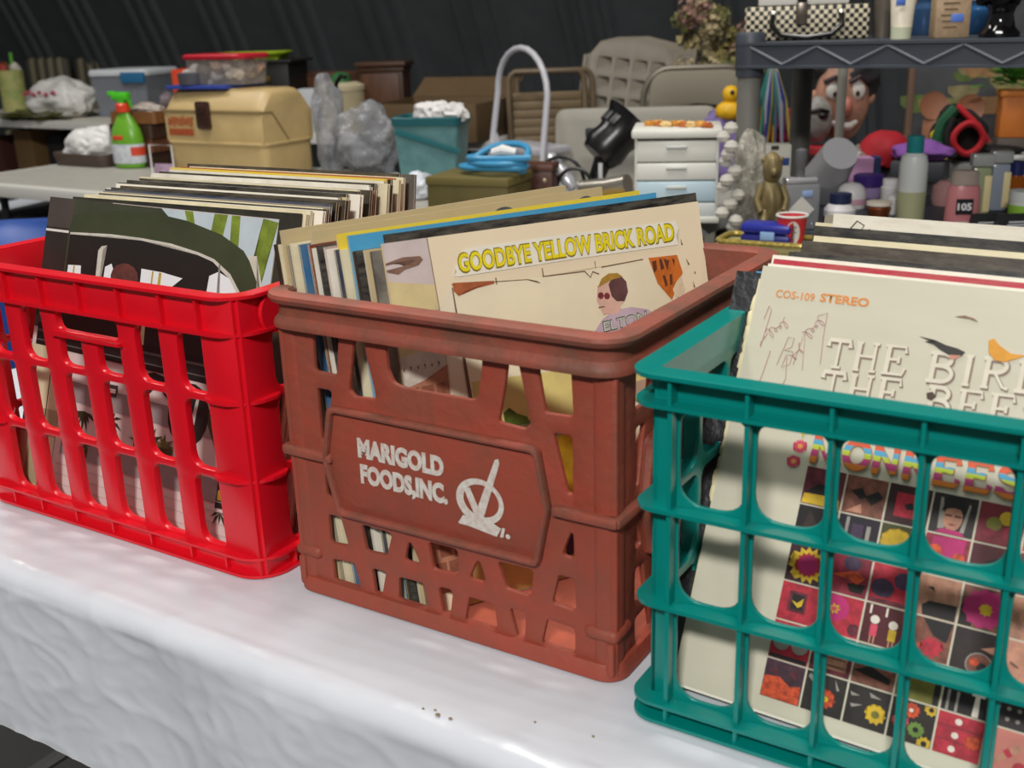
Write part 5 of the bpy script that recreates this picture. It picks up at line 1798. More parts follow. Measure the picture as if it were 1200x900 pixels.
for s in (-1, 1):
    bm = NB()
    tube(bm, [(s * .19, 0, .5), (s * .20, .10, 0)], .012, 8)
    obj('leg', bm, cm, t)
# folded grey table top leaning in front of the chairs
a0 = (-1.388, 3.041, 0.772)
a1 = (-1.371, 3.162, 0.894)
t = empty('folded_table', (-1.30, 2.98, 0), .46, 'pale grey folded table leaning before the stacked chairs', 'table')
W_ = .62
ft = (-1.212, 3.203, 0.899)
t.location = (ft[0] + .02, ft[1], 0)
Hh = ft[2]
lm_ = Matrix.Translation((0, 0, 0)) @ Matrix.Rotation(-.10, 4, 'X') @ FRONT
link('table_panel', plate_mesh([fillet([(-W_ / 2, 0), (W_ / 2, 0), (W_ / 2, Hh), (-W_ / 2, Hh)], .05, 5)], .04, .012, 2), [mat('#a19c90', .5)], t, M=lm_)
part_box(t, 'hinge_bar', (W_ * .74, .03, .035), (.04, -.045, Hh - .085), mat('#3a3a3c', .5, metal=.3), .004)
# dried hydrangeas
P = (-1.270, 4.184, 1.107)
t = empty('dried_bouquet', (P[0], P[1], 0), 0, 'tall bunch of dried hydrangeas behind the grey shelving', 'flowers')
part_lathe(t, 'vase', [(.001, 0), (.10, 0), (.13, .25), (.09, .55), (.11, .72), (.10, .72), (.08, .55), (.001, .5)], mat('#3a342c', .5), 20)
hc = ['#b5a672', '#c4b488', '#9a8f54', '#b08a7a', '#8f8f58', '#d0c094']
for k in range(22):
    a, rr = rnd.uniform(0, 2 * PI), rnd.uniform(0, .17)
    c = Vector((rr * math.cos(a), rr * math.sin(a), P[2] - .02 + rnd.uniform(-.11, .15)))
    bm = NB()
    for q in range(60):
        d = Vector((rnd.gauss(0, 1), rnd.gauss(0, 1), rnd.gauss(0, 1))).normalized()
        e1 = d.orthogonal().normalized()
        e2 = d.cross(e1)
        p = c + d * rnd.uniform(.030, .062)
        s = rnd.uniform(.010, .018)
        vs = [bm.verts.new(p + s * (math.cos(PI / 2 * j) * e1 + math.sin(PI / 2 * j) * e2) + d * (.006 if j % 2 else 0)) for j in range(4)]
        bm.faces.new(vs)
    obj('flower_head', bm, mat(hc[k % 6], .8, var=.4, scale=30), t, smooth=False)
    if k % 2 == 0:
        bm = NB()
        tube(bm, [c, (c.x * .3, c.y * .3, .62)], .004, 5)
        obj('stem', bm, mat('#4a3a24', .8), t)

# hairdryer, cables, tools on the middle table
P = (-0.782, 2.051, 0.745)
t = empty('hairdryer', (P[0] + .02, P[1] + .12, TZ), .3, 'large black salon hairdryer with a finned hood on the table', 'dryer')
bk = mat('#0f0f10', .3)
bm = NB()
M = Matrix.Translation((.0, 0, .160)) @ Matrix.Rotation(.75, 4, 'Y') @ Matrix.Rotation(-.35, 4, 'X')
lathe(bm, [(.001, -.075), (.052, -.070), (.064, -.04), (.058, .0), (.070, .05), (.082, .068), (.076, .070), (.052, .03), (.001, .02)], 24, M)
obj('hood', bm, bk, t)
for k in range(7):
    bm = NB()
    box(bm, (.004, .020, .03), (0, 0, 0), .001)
    o = obj('fin', bm, mat('#3a3a3c', .4), t)
    o.matrix_local = M @ Matrix.Rotation(2 * PI * k / 14 + 1.5, 4, 'Z') @ Matrix.Translation((.066, 0, .03))
bm = NB()
tube(bm, [(-.02, -.01, .13), (-.045, -.02, .06), (-.055, -.025, .016)], [.028, .024, .026], 12)
obj('handle', bm, bk, t)
part_box(t, 'grip_label', (.012, .004, .045), (-.032, -.048, .075), mat('#d9d9d9', .4), .001)
bm = NB()
tube(bm, [(.0, 0, .030), (.09, -.012, .040), (.15, -.02, .055)], [.024, .028, .026], 14)
tag(obj('silver_dryer', bm, mat('#a39d92', .3, metal=.7), loc=(P[0] - .03, P[1] + .02, TZ)), 'silver cylindrical hair dryer lying before the black dryer', 'dryer')
bm = NB()
tube(bm, [(-.05, .02, .02), (-.02, .01, .10), (.03, 0, .05), (.05, 0, .022)], [.012, .022, .022, .014], 12)
tag(obj('curling_iron', bm, mat('#c2c2c6', .25, metal=.3), loc=(P[0] - .13, P[1] + .06, TZ)), 'pale grey styling iron leaning left of the black dryer', 'iron')
for i, (dx, r, lab) in enumerate(((-.12, .075, 'black cable arched up beside the black hairdryer'), (-.06, .055, 'smaller black cable loop in front of the hairdryer'))):
    bm = NB()
    pts = [(dx + r * math.cos(a), .012 * math.sin(2 * a) - .03 * i, .010 + max(0, 1.35 * r * math.sin(a))) for a in [PI * k / 16 for k in range(17)]] + [(dx - r - .02, -.06, .008), (dx + .02, -.09, .008)]
    tube(bm, pts, .0055, 7)
    tag(obj('power_cable', bm, mat('#101010', .4), loc=(P[0], P[1] + .06, TZ)), lab, 'cable')
bm = NB()
box(bm, (.17, .06, .016), (0, 0, .008), .002)
o = tag(obj('yellow_box', bm, mat('#c9a21a', .5), loc=(P[0] + .06, P[1] - .03, TZ), rot=(0, 0, FY)), 'flat yellow box with dark stripes before the silver dryer', 'box')
bm = NB()
for k in range(9):
    box(bm, (.008, .002, .014), (-.075 + .0185 * k, -.0305, .008))
obj('printed_stripe', bm, mat('#2a2414', .5), o, smooth=False)
# white drawer tower
P = (-0.456, 1.816, 0.745)
t = empty('drawer_tower', (P[0] - .005, P[1] + .10, TZ), .40, 'white plastic drawer tower with blue price stickers', 'drawers')
dw, dd, dh = .20, .18, .215
wp = mat('#d9d8cc', .4)
part_box(t, 'top_cover', (dw + .016, dd + .016, .022), (0, 0, dh), mat('#e0dfd4', .4), .006)
part_box(t, 'rear_shell', (dw, .008, dh - .01), (0, dd / 2 - .004, dh / 2), wp, .002)
part_box(t, 'base_cover', (dw + .010, dd + .01, .016), (0, 0, .008), wp, .004)
for s in (-1, 1):
    part_box(t, 'side_shell', (.006, dd, dh - .012), (s * (dw / 2 - .003), 0, dh / 2), sheer('#e2e2d8', .8), .001)
for k, (hh, c) in enumerate(((.052, '#dcdad0'), (.044, '#e0ded6'), (.052, '#bcd2dc'), (.040, '#d2d6d4'))):
    zz = dh - .016 - sum((.052, .044, .052, .040)[:k]) - hh / 2
    d_ = part_box(t, 'drawer', (dw - .010, dd - .014, hh - .0025), (0, -.008, zz), mat(c, .35), .004)
    part_box(d_, 'drawer_pull', (.05, .010, .008), (.0, -dd / 2 + .006, hh * .2), mat('#c4c6c0', .4), .003)
    if k != 1:
        part_box(d_, 'price_sticker', (.026, .001, .016), ((.0, 0, .01, .05)[k] - .02, -dd / 2 + .0095, -.002), mat('#4a78c4', .5), .0003)
for i in range(11):
    bm = NB()
    blob(bm, (.015, .010, .008), (0, 0, .007), .6, 3, 120 + i, 3, .8, .3)
    tag(obj('artificial_leaf', bm, mat(['#c98a32', '#d9a84a', '#b5642a', '#e0c084'][i % 4], .7), loc=(P[0] - .065 + .0155 * i, P[1] + .07 + .012 * math.sin(i * 1.7), TZ + dh + .010)), 'orange and gold artificial leaf on top of the drawer tower', 'leaf', 'autumn leaves on the drawer tower')
# clear bulb garland hanging beside the drawers
P = (-0.242, 1.673, 0.745)
for k in range(13):
    zz = .02 + .0185 * k
    bm = NB()
    lathe(bm, [(.001, -.014), (.012, -.010), (.017, 0), (.012, .010), (.001, .014)], 12)
    tag(obj('clear_bauble', bm, sheer('#dcd8cc', .7, .1), loc=(P[0] + .015 * math.sin(k * 2.1) - .0011 * k, P[1] + .05 + .016 * math.cos(k * 1.6), TZ + zz)), 'clear faceted bauble in the heap beside the drawer tower', 'bauble', 'clear baubles beside the drawer tower')
bm = NB()
blob(bm, (.045, .05, .12), (0, 0, .115), .3, 2, 140, 4, .95, .35)
tag(obj('cellophane_bundle', bm, sheer('#b9b4a6', .6, .2, .5, 30), loc=(P[0] + .012, P[1] + .14, TZ)), 'tall cellophane bundle between drawers and grey shelving', 'bundle')
P = (-0.639, 2.620, 0.745, 0.094, 0.199)
t = empty('tulle_bundle', (P[0], P[1], .745), 0, 'purple tulle bundle hung behind the grey shelving post', 'cloth')
bm = NB()
blob(bm, (.095, .06, .15), (0, 0, P[4] - .15), .4, 2, 150, 4, None, .3)
obj('tulle', bm, mat('#7a6aa0', .7, var=.4, scale=20), t)
bm = NB()
tube(bm, [(0, 0, P[4] - .2), (0, 0, .0)], .02, 8)
obj('stand_pole', bm, mat('#5a4a7a', .6), t)
P = (-0.600, 2.616, 0.958)
t = empty('toy_duck', (P[0], P[1], P[2] - .04), .3, 'bright yellow toy with a dark eye on the purple tulle', 'toy')
t.scale = (.9, .9, .9)
bm = NB()
blob(bm, (.045, .04, .035), (0, 0, .03), .1, 2, 3, 3, .8)
blob(bm, (.028, .028, .03), (.005, 0, .085), .05, 2, 4, 3)
obj('toy_body', bm, mat('#d9a814', .5), t)
bm = NB()
blob(bm, (.008, .006, .008), (.012, -.026, .092), 0, 1, 1, 2)
obj('eye', bm, mat('#141414', .4), t)

# ------------------------------------------------------------------ things behind: grey plastic shelving and its goods
SX0, SX1, SY0, SY1, ZT, ZM = -.285, .70, 1.815, 2.265, 1.166, .752
t = empty('shelving_unit', ((SX0 + SX1) / 2, (SY0 + SY1) / 2, 0), 0, 'grey plastic shelving unit with a dark trussed top shelf', 'shelf')
sg = mat('#77756e', .5, var=.08, scale=10)
sd = mat('#3b4048', .5)
cx, cy = (SX0 + SX1) / 2, (SY0 + SY1) / 2
for ix, xx in enumerate((SX0 + .03, SX1 - .03)):
    for iy, yy in enumerate((SY0 + .03, SY1 - .03)):
        o = part_lathe(t, 'post', [(.001, 0), (.0275, 0), (.0265, .36), (.0265, ZT - .07)], sg if iy == 0 else mat('#4a4944', .5), 16, loc=(xx - cx, yy - cy, 0))
        if ix == 0 and iy == 0:
            me = text_mesh('FLX', .016, .028, .01)
            M = Matrix.Translation((.006, -.0268, ZT - .235)) @ Matrix.Rotation(-.2, 4, 'Z') @ Matrix.Rotation(-PI / 2, 4, 'Y') @ FRONT
            lt = link('post_mark', me, [mat('#1c1c1c', .6)], o, M=M)
        part_lathe(t, 'post_cap', [(.001, ZT - .075), (.031, ZT - .075), (.033, ZT - .02), (.033, ZT + .016), (.029, ZT + .022), (.001, ZT + .022)], sd, 16, loc=(xx - cx, yy - cy, 0))
W_, D_ = SX1 - SX0, SY1 - SY0
for nm, z0 in (('top_shelf', ZT), ('lower_shelf', ZM), ('bottom_shelf', .22)):
    bm = NB()
    box(bm, (W_ - .02, D_ - .02, .008), (0, 0, z0 - .0045), .001)
    sweep(bm, [(-.006, z0 - .056), (-.006, z0 - .001), (.004, z0 - .001), (.004, z0 - .007), (-.001, z0 - .009), (-.001, z0 - .049), (.004, z0 - .051), (.004, z0 - .056)], W_, D_, .03, 4)
    s_ = obj(nm, bm, sd, t)
    n = 12
    for i in range(n):
        xa, xb = -W_ / 2 + .04 + (W_ - .08) * i / n, -W_ / 2 + .04 + (W_ - .08) * (i + 1) / n
        za, zb = (z0 - .010, z0 - .048) if i % 2 else (z0 - .048, z0 - .010)
        if i % 2 == 0:
            za, zb = z0 - .010, z0 - .048
        else:
            za, zb = z0 - .048, z0 - .010
        bm = NB()
        tube(bm, [(xa, -D_ / 2, za), (xb, -D_ / 2, zb)], .0042, 5)
        obj('truss_rib', bm, mat('#565c64', .5), s_, smooth=False)

# top shelf goods
P = (-0.166, 2.034, 1.159, 0.302, 0.074)
t = empty('handbag', (P[0] - .015, 2.00, ZT), .36, 'black and cream checkered handbag on the top shelf', 'handbag')
ck = bpy.data.materials.new('checker_weave')
ck.use_nodes = True
nt = ck.node_tree
tcn = nt.nodes.new('ShaderNodeTexCoord')
mp = nt.nodes.new('ShaderNodeMapping')
mp.inputs['Location'].default_value = (.0013, .0017, .0011)
mp.inputs['Rotation'].default_value = (0, .0, 0)
ch = nt.nodes.new('ShaderNodeTexChecker')
ch.inputs['Scale'].default_value = 105
ch.inputs['Color1'].default_value = rgb('#181614')
ch.inputs['Color2'].default_value = rgb('#cfc4a8')
nt.links.new(tcn.outputs['Object'], mp.inputs[0])
nt.links.new(mp.outputs[0], ch.inputs['Vector'])
nt.links.new(ch.outputs['Color'], nt.nodes['Principled BSDF'].inputs['Base Color'])
hw_, hd_, hh_ = .276, .11, .075
part_box(t, 'bag_body', (hw_, hd_, hh_), (0, 0, hh_ / 2), ck, .006)
bm = NB()
tube(bm, [(-.075, -.058, .056), (-.078, -.066, .033), (-.055, -.072, .012), (0, -.074, .006), (.055, -.072, .012), (.078, -.066, .033), (.075, -.058, .056)], .006, 8)
obj('handle', bm, mat('#0f0e0e', .3), t)
for s in (-1, 1):
    part_lathe(t, 'handle_stud', [(.001, 0), (.008, 0), (.001, .005)], mat('#c9c4b8', .3, metal=.7), 10).matrix_local = Matrix.Translation((s * .075, -.056, .057)) @ Matrix.Rotation(PI / 2, 4, 'X')
part_box(t, 'clasp', (.026, .012, .05), (-.012, -.058, .058), mat('#6a6258', .3, metal=.7), .004)
part_box(t, 'clasp_ring', (.022, .010, .02), (-.012, -.058, .088), mat('#2a2826', .3, metal=.6), .004)
t = empty('white_carton', (P[0] - .02, 1.99, ZT + hh_ + .001), .36, 'white lidded carton lying on the checkered handbag', 'box')
part_box(t, 'carton_body', (.20, .10, .05), (0, .005, .025), mat('#dcd8d0', .5), .004)
part_box(t, 'carton_lid', (.206, .106, .018), (0, .005, .055), mat('#e4e0d8', .5), .004)


def tube_pack(px, Y, wd, ht, label, col, capcol):
    t = empty('cream_tube', (px[0], Y, px[2]), FY, label, 'tube')
    bm = NB()
    prev = None
    for k in range(7):
        f = k / 6
        a, b = wd / 2 * (.78 + .26 * f), wd / 2 * (.62 * (1 - f) + .05)
        ring = [bm.verts.new((a * math.cos(2 * PI * j / 16), b * math.sin(2 * PI * j / 16), ht * .2 + ht * .8 * f)) for j in range(16)]
        if prev:
            for j in range(16):
                bm.faces.new((prev[j], prev[(j + 1) % 16], ring[(j + 1) % 16], ring[j]))
        else:
            bm.faces.new(ring)
        prev = ring
    bm.faces.new(prev)
    obj('tube_body', bm, mat(col, .4), t)
    part_lathe(t, 'tube_cap', [(.001, 0), (wd * .36, 0), (wd * .38, ht * .2), (.001, ht * .2)], mat(capcol, .4), 16)
    return t


P = (0.061, 1.900, 1.162)
t = tube_pack((P[0], 0, ZT), P[1], .058, .125, 'cream cosmetic tube standing on its cap on the top shelf', '#d6cdb8', '#c9cdb0')
part_box(t, 'price_sticker', (.02, .001, .012), (-.010, -.016, .075), mat('#4a70c0', .5), .0003)
P = (-0.017, 2.050, 1.162)
t = empty('tumbler', (P[0], P[1], ZT), 0, 'grey brown tumbler between handbag and cosmetic tube', 'tumbler')
part_lathe(t, 'tumbler_body', [(.001, 0), (.020, 0), (.022, .1), (.019, .1), (.018, .006), (.001, .006)], mat('#6a6258', .3, metal=.3), 18)
P = (0.153, 1.930, 1.165)
t = empty('perfume_carton', (P[0], P[1], ZT), FY, 'beige printed carton with a blue price sticker on the top shelf', 'box')
part_box(t, 'carton_body', (.072, .04, .090), (0, 0, .045), mat('#b39878', .5, var=.25, scale=60), .002)
part_box(t, 'price_sticker', (.026, .001, .016), (.008, -.0205, .040), mat('#5a7ed0', .5), .0003)
part_box(t, 'carton_flap', (.070, .038, .004), (0, 0, .092), mat('#c9b294', .5), .001)
bm = NB()
for k in range(6):
    box(bm, (.040 - .006 * (k % 3), .0006, .003), (-.006, -.0204, .082 - .012 * k))
obj('printed_lines', bm, mat('#6a5238', .5), t, smooth=False)
P = (0.255, 1.920, 1.162)
t = empty('figurine', (P[0] + .0, P[1], ZT), 0, 'glossy black glass bird head figurine on the top shelf', 'figurine')
bm = NB()
lathe(bm, [(.001, 0), (.040, 0), (.041, .008), (.030, .020), (.024, .045), (.030, .065), (.001, .075)], 20)
obj('pedestal', bm, mat('#0a0a0b', .12), t)
bm = NB()
blob(bm, (.058, .042, .050), (0, 0, .105), .25, 3, 5, 4, None, .12)
tube(bm, [(.03, -.005, .10), (.07, -.01, .085), (.095, -.012, .09)], [.026, .018, .006], 10)
obj('head', bm, mat('#0b0b0c', .12), t)
for i, (px0, c, lab, hh) in enumerate((((0.045, 2.190, 1.168), '#3a5a80', 'blue glass jar at the back of the top shelf, left one', .085), ((0.161, 2.190, 1.166), '#2d5f8f', 'blue glass jar at the back of the top shelf, right one', .075))):
    t = empty('glass_jar', (px0[0], 2.19, ZT), 0, lab, 'jar', 'blue jars at the back of the top shelf')
    part_lathe(t, 'jar_body', [(.001, 0), (.030, 0), (.034, .01), (.034, hh * .7), (.020, hh * .85), (.020, hh)], mat(c, .15, trans=.4), 20)
    part_lathe(t, 'jar_lid', [(.001, hh), (.023, hh), (.023, hh + .015), (.001, hh + .018)], mat('#b8b4ac' if i else '#a03038', .4), 16)

# goods on the lower shelf, ordered from left to right
def bottle(name, label, cat, base, prof, m, capprof=None, capm=None, sy=1.0, yaw=FY, group=None, z=ZM):
    t = empty(name, (base[0], base[1], z), yaw, label, cat, group)
    part_lathe(t, 'bottle_body', prof, m, 22, sy=sy)
    if capprof:
        part_lathe(t, 'cap', capprof, capm, 18, sy=min(1, sy * 1.2))
    return t


# gilt edged tray and blue case at the shelf front
P = (-0.151, 1.599, 0.745)
t = empty('tray', (P[0] + .03, P[1] + .03, TZ - .0), .06, 'gold rope edged tray holding the blue case', 'tray')
bm = NB()
box(bm, (.20, .10, .012), (0, 0, .006), .003)
obj('tray_base', bm, mat('#a39a62', .5), t)
bm = NB()
pts = [(x, y, .020 + .0 * k) for k, (x, y) in enumerate(rrect(.20, .10, .02, 6))]
tube(bm, pts, .0055, 8, closed=True)
obj('rope_rim', bm, mat('#c9b25a', .35, metal=.4, var=.6, scale=160), t)
st_ = empty('side_table', (P[0] + .075, P[1] + .025, 0), .06, 'slim tan side table under the gold edged tray and red cup', 'table')
part_box(st_, 'table_top', (.34, .115, .018), (0, 0, TZ - .0092), mat('#8d8060', .6), .003)
for sx in (-1, 1):
    for sy in (-1, 1):
        bm = NB()
        tube(bm, [(sx * .15, sy * .045, TZ - .018), (sx * .155, sy * .048, 0)], .008, 8)
        obj('leg', bm, mat('#6a5a40', .6), st_)
t2 = empty('spectacle_case', (P[0] + .03, P[1] + .03, TZ + .0125), .06, 'deep blue oblong case on the gold edged tray', 'case')
part_box(t2, 'case_base', (.108, .055, .022), (0, 0, .011), mat('#232a7a', .4), .008)
part_box(t2, 'case_lid', (.110, .057, .022), (0, 0, .034), mat('#2a3296', .35), .009)
part_box(t2, 'price_sticker', (.03, .001, .018), (.006, -.0288, .020), mat('#8fb2dc', .5), .0003)
P = (-0.090, 1.503, 0.745)
bm = NB()
box(bm, (.10, .05, .04), (0, 0, .02), .003)
tag(obj('pink_box', bm, mat('#b58aa8', .5, var=.6, scale=30, col2='#8a9a6a'), loc=(P[0] + .02, P[1] - .04, TZ - .0425)), 'small pink and green box at the brown crate corner', 'box')
bm = NB()
box(bm, (.16, .09, .02), (0, 0, 0), .003)
for sx in (-1, 1):
    for sy in (-1, 1):
        tube(bm, [(sx * .065, sy * .035, -.008), (sx * .065, sy * .035, -(TZ - .044 - .011))], .009, 8)
tag(obj('stool', bm, mat('#6a5a40', .6), loc=(P[0] + .02, P[1] - .04, TZ - .0535)), 'narrow stool behind the brown and teal crates', 'stool')
# carton, figurine, perfume, red cup
P = (-0.235, 1.976, 0.742, 0.080, 0.200)
t = empty('white_carton', (P[0], P[1], ZM), .45, 'tall white carton with a cut-out top behind the gold figurine', 'box')
part_box(t, 'carton_body', (.078, .05, .175), (0, 0, .0875), mat('#d4d0c2', .6), .003)
part_box(t, 'carton_notch', (.018, .002, .010), (0, -.0251, .168), mat('#3a3528', .7), .0004)
part_box(t, 'blue_print', (.05, .001, .018), (.010, -.0256, .135), mat('#2c4a86', .5), .0003)
P = (-0.164, 1.732, 0.752)
t = empty('figurine', (P[0] - .010, P[1] + .06, ZM), .5, 'matt gold standing bear figurine behind the shelving post', 'figurine')
gm = mat('#8a7a52', .5, metal=.35, var=.3, scale=20)
bm = NB()
blob(bm, (.042, .036, .062), (0, 0, .058), .12, 2, 9, 4, .93)
blob(bm, (.034, .030, .036), (0, -.003, .140), .08, 2, 10, 4)
obj('figure_body', bm, gm, t)
for s in (-1, 1):
    bm = NB()
    tube(bm, [(s * .036, -.004, .100), (s * .052, -.012, .070), (s * .040, -.030, .045)], [.014, .013, .011], 10)
    obj('arm', bm, gm, t)
    bm = NB()
    tube(bm, [(s * .022, -.010, .045), (s * .030, -.034, .016), (s * .030, -.05, .014)], [.018, .016, .014], 10)
    obj('leg', bm, gm, t)
    bm = NB()
    blob(bm, (.009, .006, .007), (s * .031, .0, .158), 0, 1, 1, 2)
    obj('ear', bm, gm, t)
bm = NB()
blob(bm, (.014, .014, .011), (0, -.032, .134), 0, 1, 1, 2)
obj('muzzle', bm, gm, t)
t.scale = (.64, .85, 1.02)
P = (-0.108, 1.800, 0.752)
t = empty('perfume_bottle', (P[0] - .014, P[1] + .035, ZM), .62, 'square smoky glass perfume bottle with a diamond label', 'bottle')
part_box(t, 'glass_body', (.088, .04, .106), (0, 0, .053), mat('#a9aaac', .08, trans=.5), .008)
part_box(t, 'shoulder', (.074, .034, .014), (0, 0, .112), mat('#c9cacc', .15, metal=.5), .004)
part_lathe(t, 'stopper', [(.001, .116), (.010, .116), (.010, .140), (.013, .145), (.013, .180), (.001, .185)], mat('#7a7a7c', .15, trans=.3), 12)
bm = NB()
box(bm, (.042, .001, .042), (0, 0, 0), 0, rot=Matrix.Rotation(PI / 4, 4, 'Y'))
obj('diamond_label', bm, mat('#cfcbc2', .5), t, (0, -.0207, .048), smooth=False)
part_box(t, 'price_sticker', (.024, .001, .014), (.012, -.0208, .084), mat('#8fa6d0', .5), .0003)
P = (-0.065, 1.629, 0.752)
t = empty('paper_cup', (P[0] - .008, P[1] + .010, TZ), .4, 'red paper cup with a white oval badge on the shelf', 'cup')
part_lathe(t, 'cup_body', [(.001, 0), (.023, 0), (.032, .074), (.030, .074), (.021, .004), (.001, .004)], mat('#d2323a', .5), 24)
bm = NB()
tube(bm, [(.032 * math.cos(2 * PI * k / 24), .032 * math.sin(2 * PI * k / 24), .074) for k in range(24)], .0026, 6, closed=True)
obj('cup_rim', bm, mat('#e0dcd6', .5), t)
bm = NB()
N = 14
vs = []
for k in range(N):
    a = 2 * PI * k / N
    x, zz = .015 * math.cos(a), .040 + .026 * math.sin(a)
    r = .023 + .009 * zz / .074 + .0006
    vs.append(bm.verts.new((x, -math.sqrt(max(r * r - x * x, 0)), zz)))
f = bm.faces.new(vs)
badge = obj('oval_badge', bm, mat('#e6e2dc', .5), t, smooth=False)
me = text_mesh('Simply', .010, .040, .02)
for q in me.vertices:
    x, y = q.co.x, q.co.y
    zz = .018 + x
    r = .023 + .009 * zz / .074 + .0012
    xx = .004 - y
    q.co = (xx, -math.sqrt(r * r - xx * xx), zz)
link('badge_lettering', me, [mat('#1c1a1a', .5)], badge)
# grey cone cup, white jars, purple lid, pink box
P = (-0.153, 2.184, 0.726, 0.112, 0.188)
t = empty('tilted_cup', (P[0], P[1], ZM), .3, 'big plain grey cup tipped on its side behind the perfume', 'cup')
bm = NB()
M = Matrix.Translation((0, 0, .095)) @ Matrix.Rotation(.3, 4, 'Z') @ Matrix.Rotation(.95 + PI, 4, 'X')
lathe(bm, [(.001, -.075), (.044, -.075), (.058, .075), (.055, .075), (.041, -.07), (.001, -.07)], 26, M)
obj('cup_body', bm, mat('#bdbcbe', .5), t)
part_box(t, 'cup_prop', (.06, .06, .062), (0, .01, .032), mat('#55555a', .6), .004)
P = (-0.047, 1.870, 0.752)
bottle('pill_jar', 'white jar with a navy lid and red stripe on the shelf', 'jar', (P[0], P[1] + .035), [(.001, 0), (.034, 0), (.036, .004), (.036, .040), (.028, .050), (.024, .054)], mat('#d9d6d6', .4), [(.001, .053), (.025, .053), (.025, .076), (.001, .078)], mat('#1f2748', .4))
bm = NB()
lathe(bm, [(.0364, .010), (.0366, .011), (.0366, .024), (.0364, .025)], 22, cap=False)
o = bpy.data.objects[-1] if False else None
jar = [x for x in bpy.data.objects if x.name.startswith('pill_jar')][0]
obj('label_band', bm, mat('#2a2c4a', .5, var=.5, scale=40, col2='#c03a4a'), jar)
P = (-0.093, 2.167, 0.746, 0.067, 0.082)
t = bottle('lotion_bottle', 'white rounded bottle with a faint pink label', 'bottle', (P[0], P[1]), [(.001, 0), (.034, 0), (.036, .01), (.036, .035), (.030, .052), (.020, .060), (.001, .064)], mat('#e0dcda', .4))
bm = NB()
lathe(bm, [(.0364, .010), (.0366, .011), (.0366, .024), (.0364, .025)], 22, cap=False)
obj('label_band', bm, mat('#cf9fb0', .5), t)
P = (-0.097, 2.346, 0.731, 0.071, 0.087)
bottle('purple_jar', 'squat jar with a wide purple lid behind the bronze pot', 'jar', (P[0], P[1]), [(.001, 0), (.034, 0), (.036, .006), (.036, .032)], mat('#9a86b0', .4), [(.001, .03), (.040, .03), (.041, .056), (.036, .060), (.001, .060)], mat('#3c2470', .4))
P = (-0.148, 2.455, 0.773, 0.085, 0.083)
t = empty('soap_box', (P[0], P[1], .745), .5, 'pink box with a navy end behind the purple lidded jar', 'box')
part_box(t, 'box_body', (.072, .05, .098), (-.008, 0, .049), mat('#cf9ac4', .5), .004)
part_box(t, 'navy_end', (.018, .052, .099), (.038, 0, .0495), mat('#2a3a66', .5), .003)
P = (0.024, 1.946, 0.752)
bottle('bronze_pot', 'small bronze lidded pot with a pale rim on the shelf', 'pot', (P[0], P[1] + .03), [(.001, 0), (.014, 0), (.022, .012), (.028, .036), (.024, .044)], mat('#8a4a2a', .25, metal=.6), [(.001, .043), (.029, .043), (.029, .051), (.001, .054)], mat('#dcd2c0', .4))
for i, (P, lab, hh) in enumerate((((-0.016, 2.241, 0.745, 0.046, 0.083), 'white pill bottle behind the bronze pot, left one', .066), ((0.026, 2.121, 0.752, 0.033, 0.055), 'white pill bottle behind the bronze pot, right one', .044))):
    t = bottle('pill_bottle', lab, 'bottle', (P[0], P[1]), [(.001, 0), (.022, 0), (.023, .004), (.023, hh * .68), (.016, hh * .78)], mat('#dedbd8', .4), [(.001, hh * .77), (.019, hh * .77), (.019, hh), (.001, hh)], mat('#e6e4e2', .4), group='white pill bottles')
# teal capped bottle
P = (0.084, 1.994, 0.752)
t = empty('shampoo_bottle', (P[0], P[1] + .03, ZM), .3, 'tall pale bottle with a teal cap and greenish contents', 'bottle')
part_lathe(t, 'bottle_body', [(.001, 0), (.030, 0), (.032, .005), (.032, .135), (.028, .152), (.018, .160)], mat('#cdd0cc', .3), 24)
part_lathe(t, 'contents', [(.0322, .006), (.0324, .008), (.0324, .070), (.0322, .072)], mat('#a7a882', .35), 24)
part_lathe(t, 'cap', [(.001, .158), (.018, .158), (.019, .160), (.019, .198), (.001, .200)], mat('#1f7d80', .4), 18)
# pink shampoo with the oval badge
P = (0.205, 1.952, 0.752)
t = empty('shampoo_bottle', (P[0] + .0, P[1] + .035, ZM), .42, 'pink shampoo bottle with a clear cap and black oval badge', 'bottle')
part_lathe(t, 'bottle_body', [(.001, 0), (.036, 0), (.039, .006), (.036, .085), (.030, .098)], mat('#c0787a', .35), 24, sy=.62)
part_lathe(t, 'cap', [(.031, .098), (.030, .124), (.024, .129), (.001, .129)], mat('#b8a79c', .2, trans=.3), 22, sy=.7)
bm = NB()
box(bm, (.036, .0015, .034), (0, 0, 0), .0)
o = obj('badge', bm, mat('#1c1a20', .4), t, (-.002, -.0255, .052))
me = text_mesh('105', .015, .030, .03)
link('badge_lettering', me, [mat('#e6e2e0', .5)], o, M=Matrix.Translation((-.015, -.0014, -.0075)) @ FRONT)
me = text_mesh('SHAMPOO', .005, .034, .01)
link('bottle_lettering', me, [mat('#e6dcd8', .5)], t, M=Matrix.Translation((-.018, -.0258, .014)) @ FRONT)
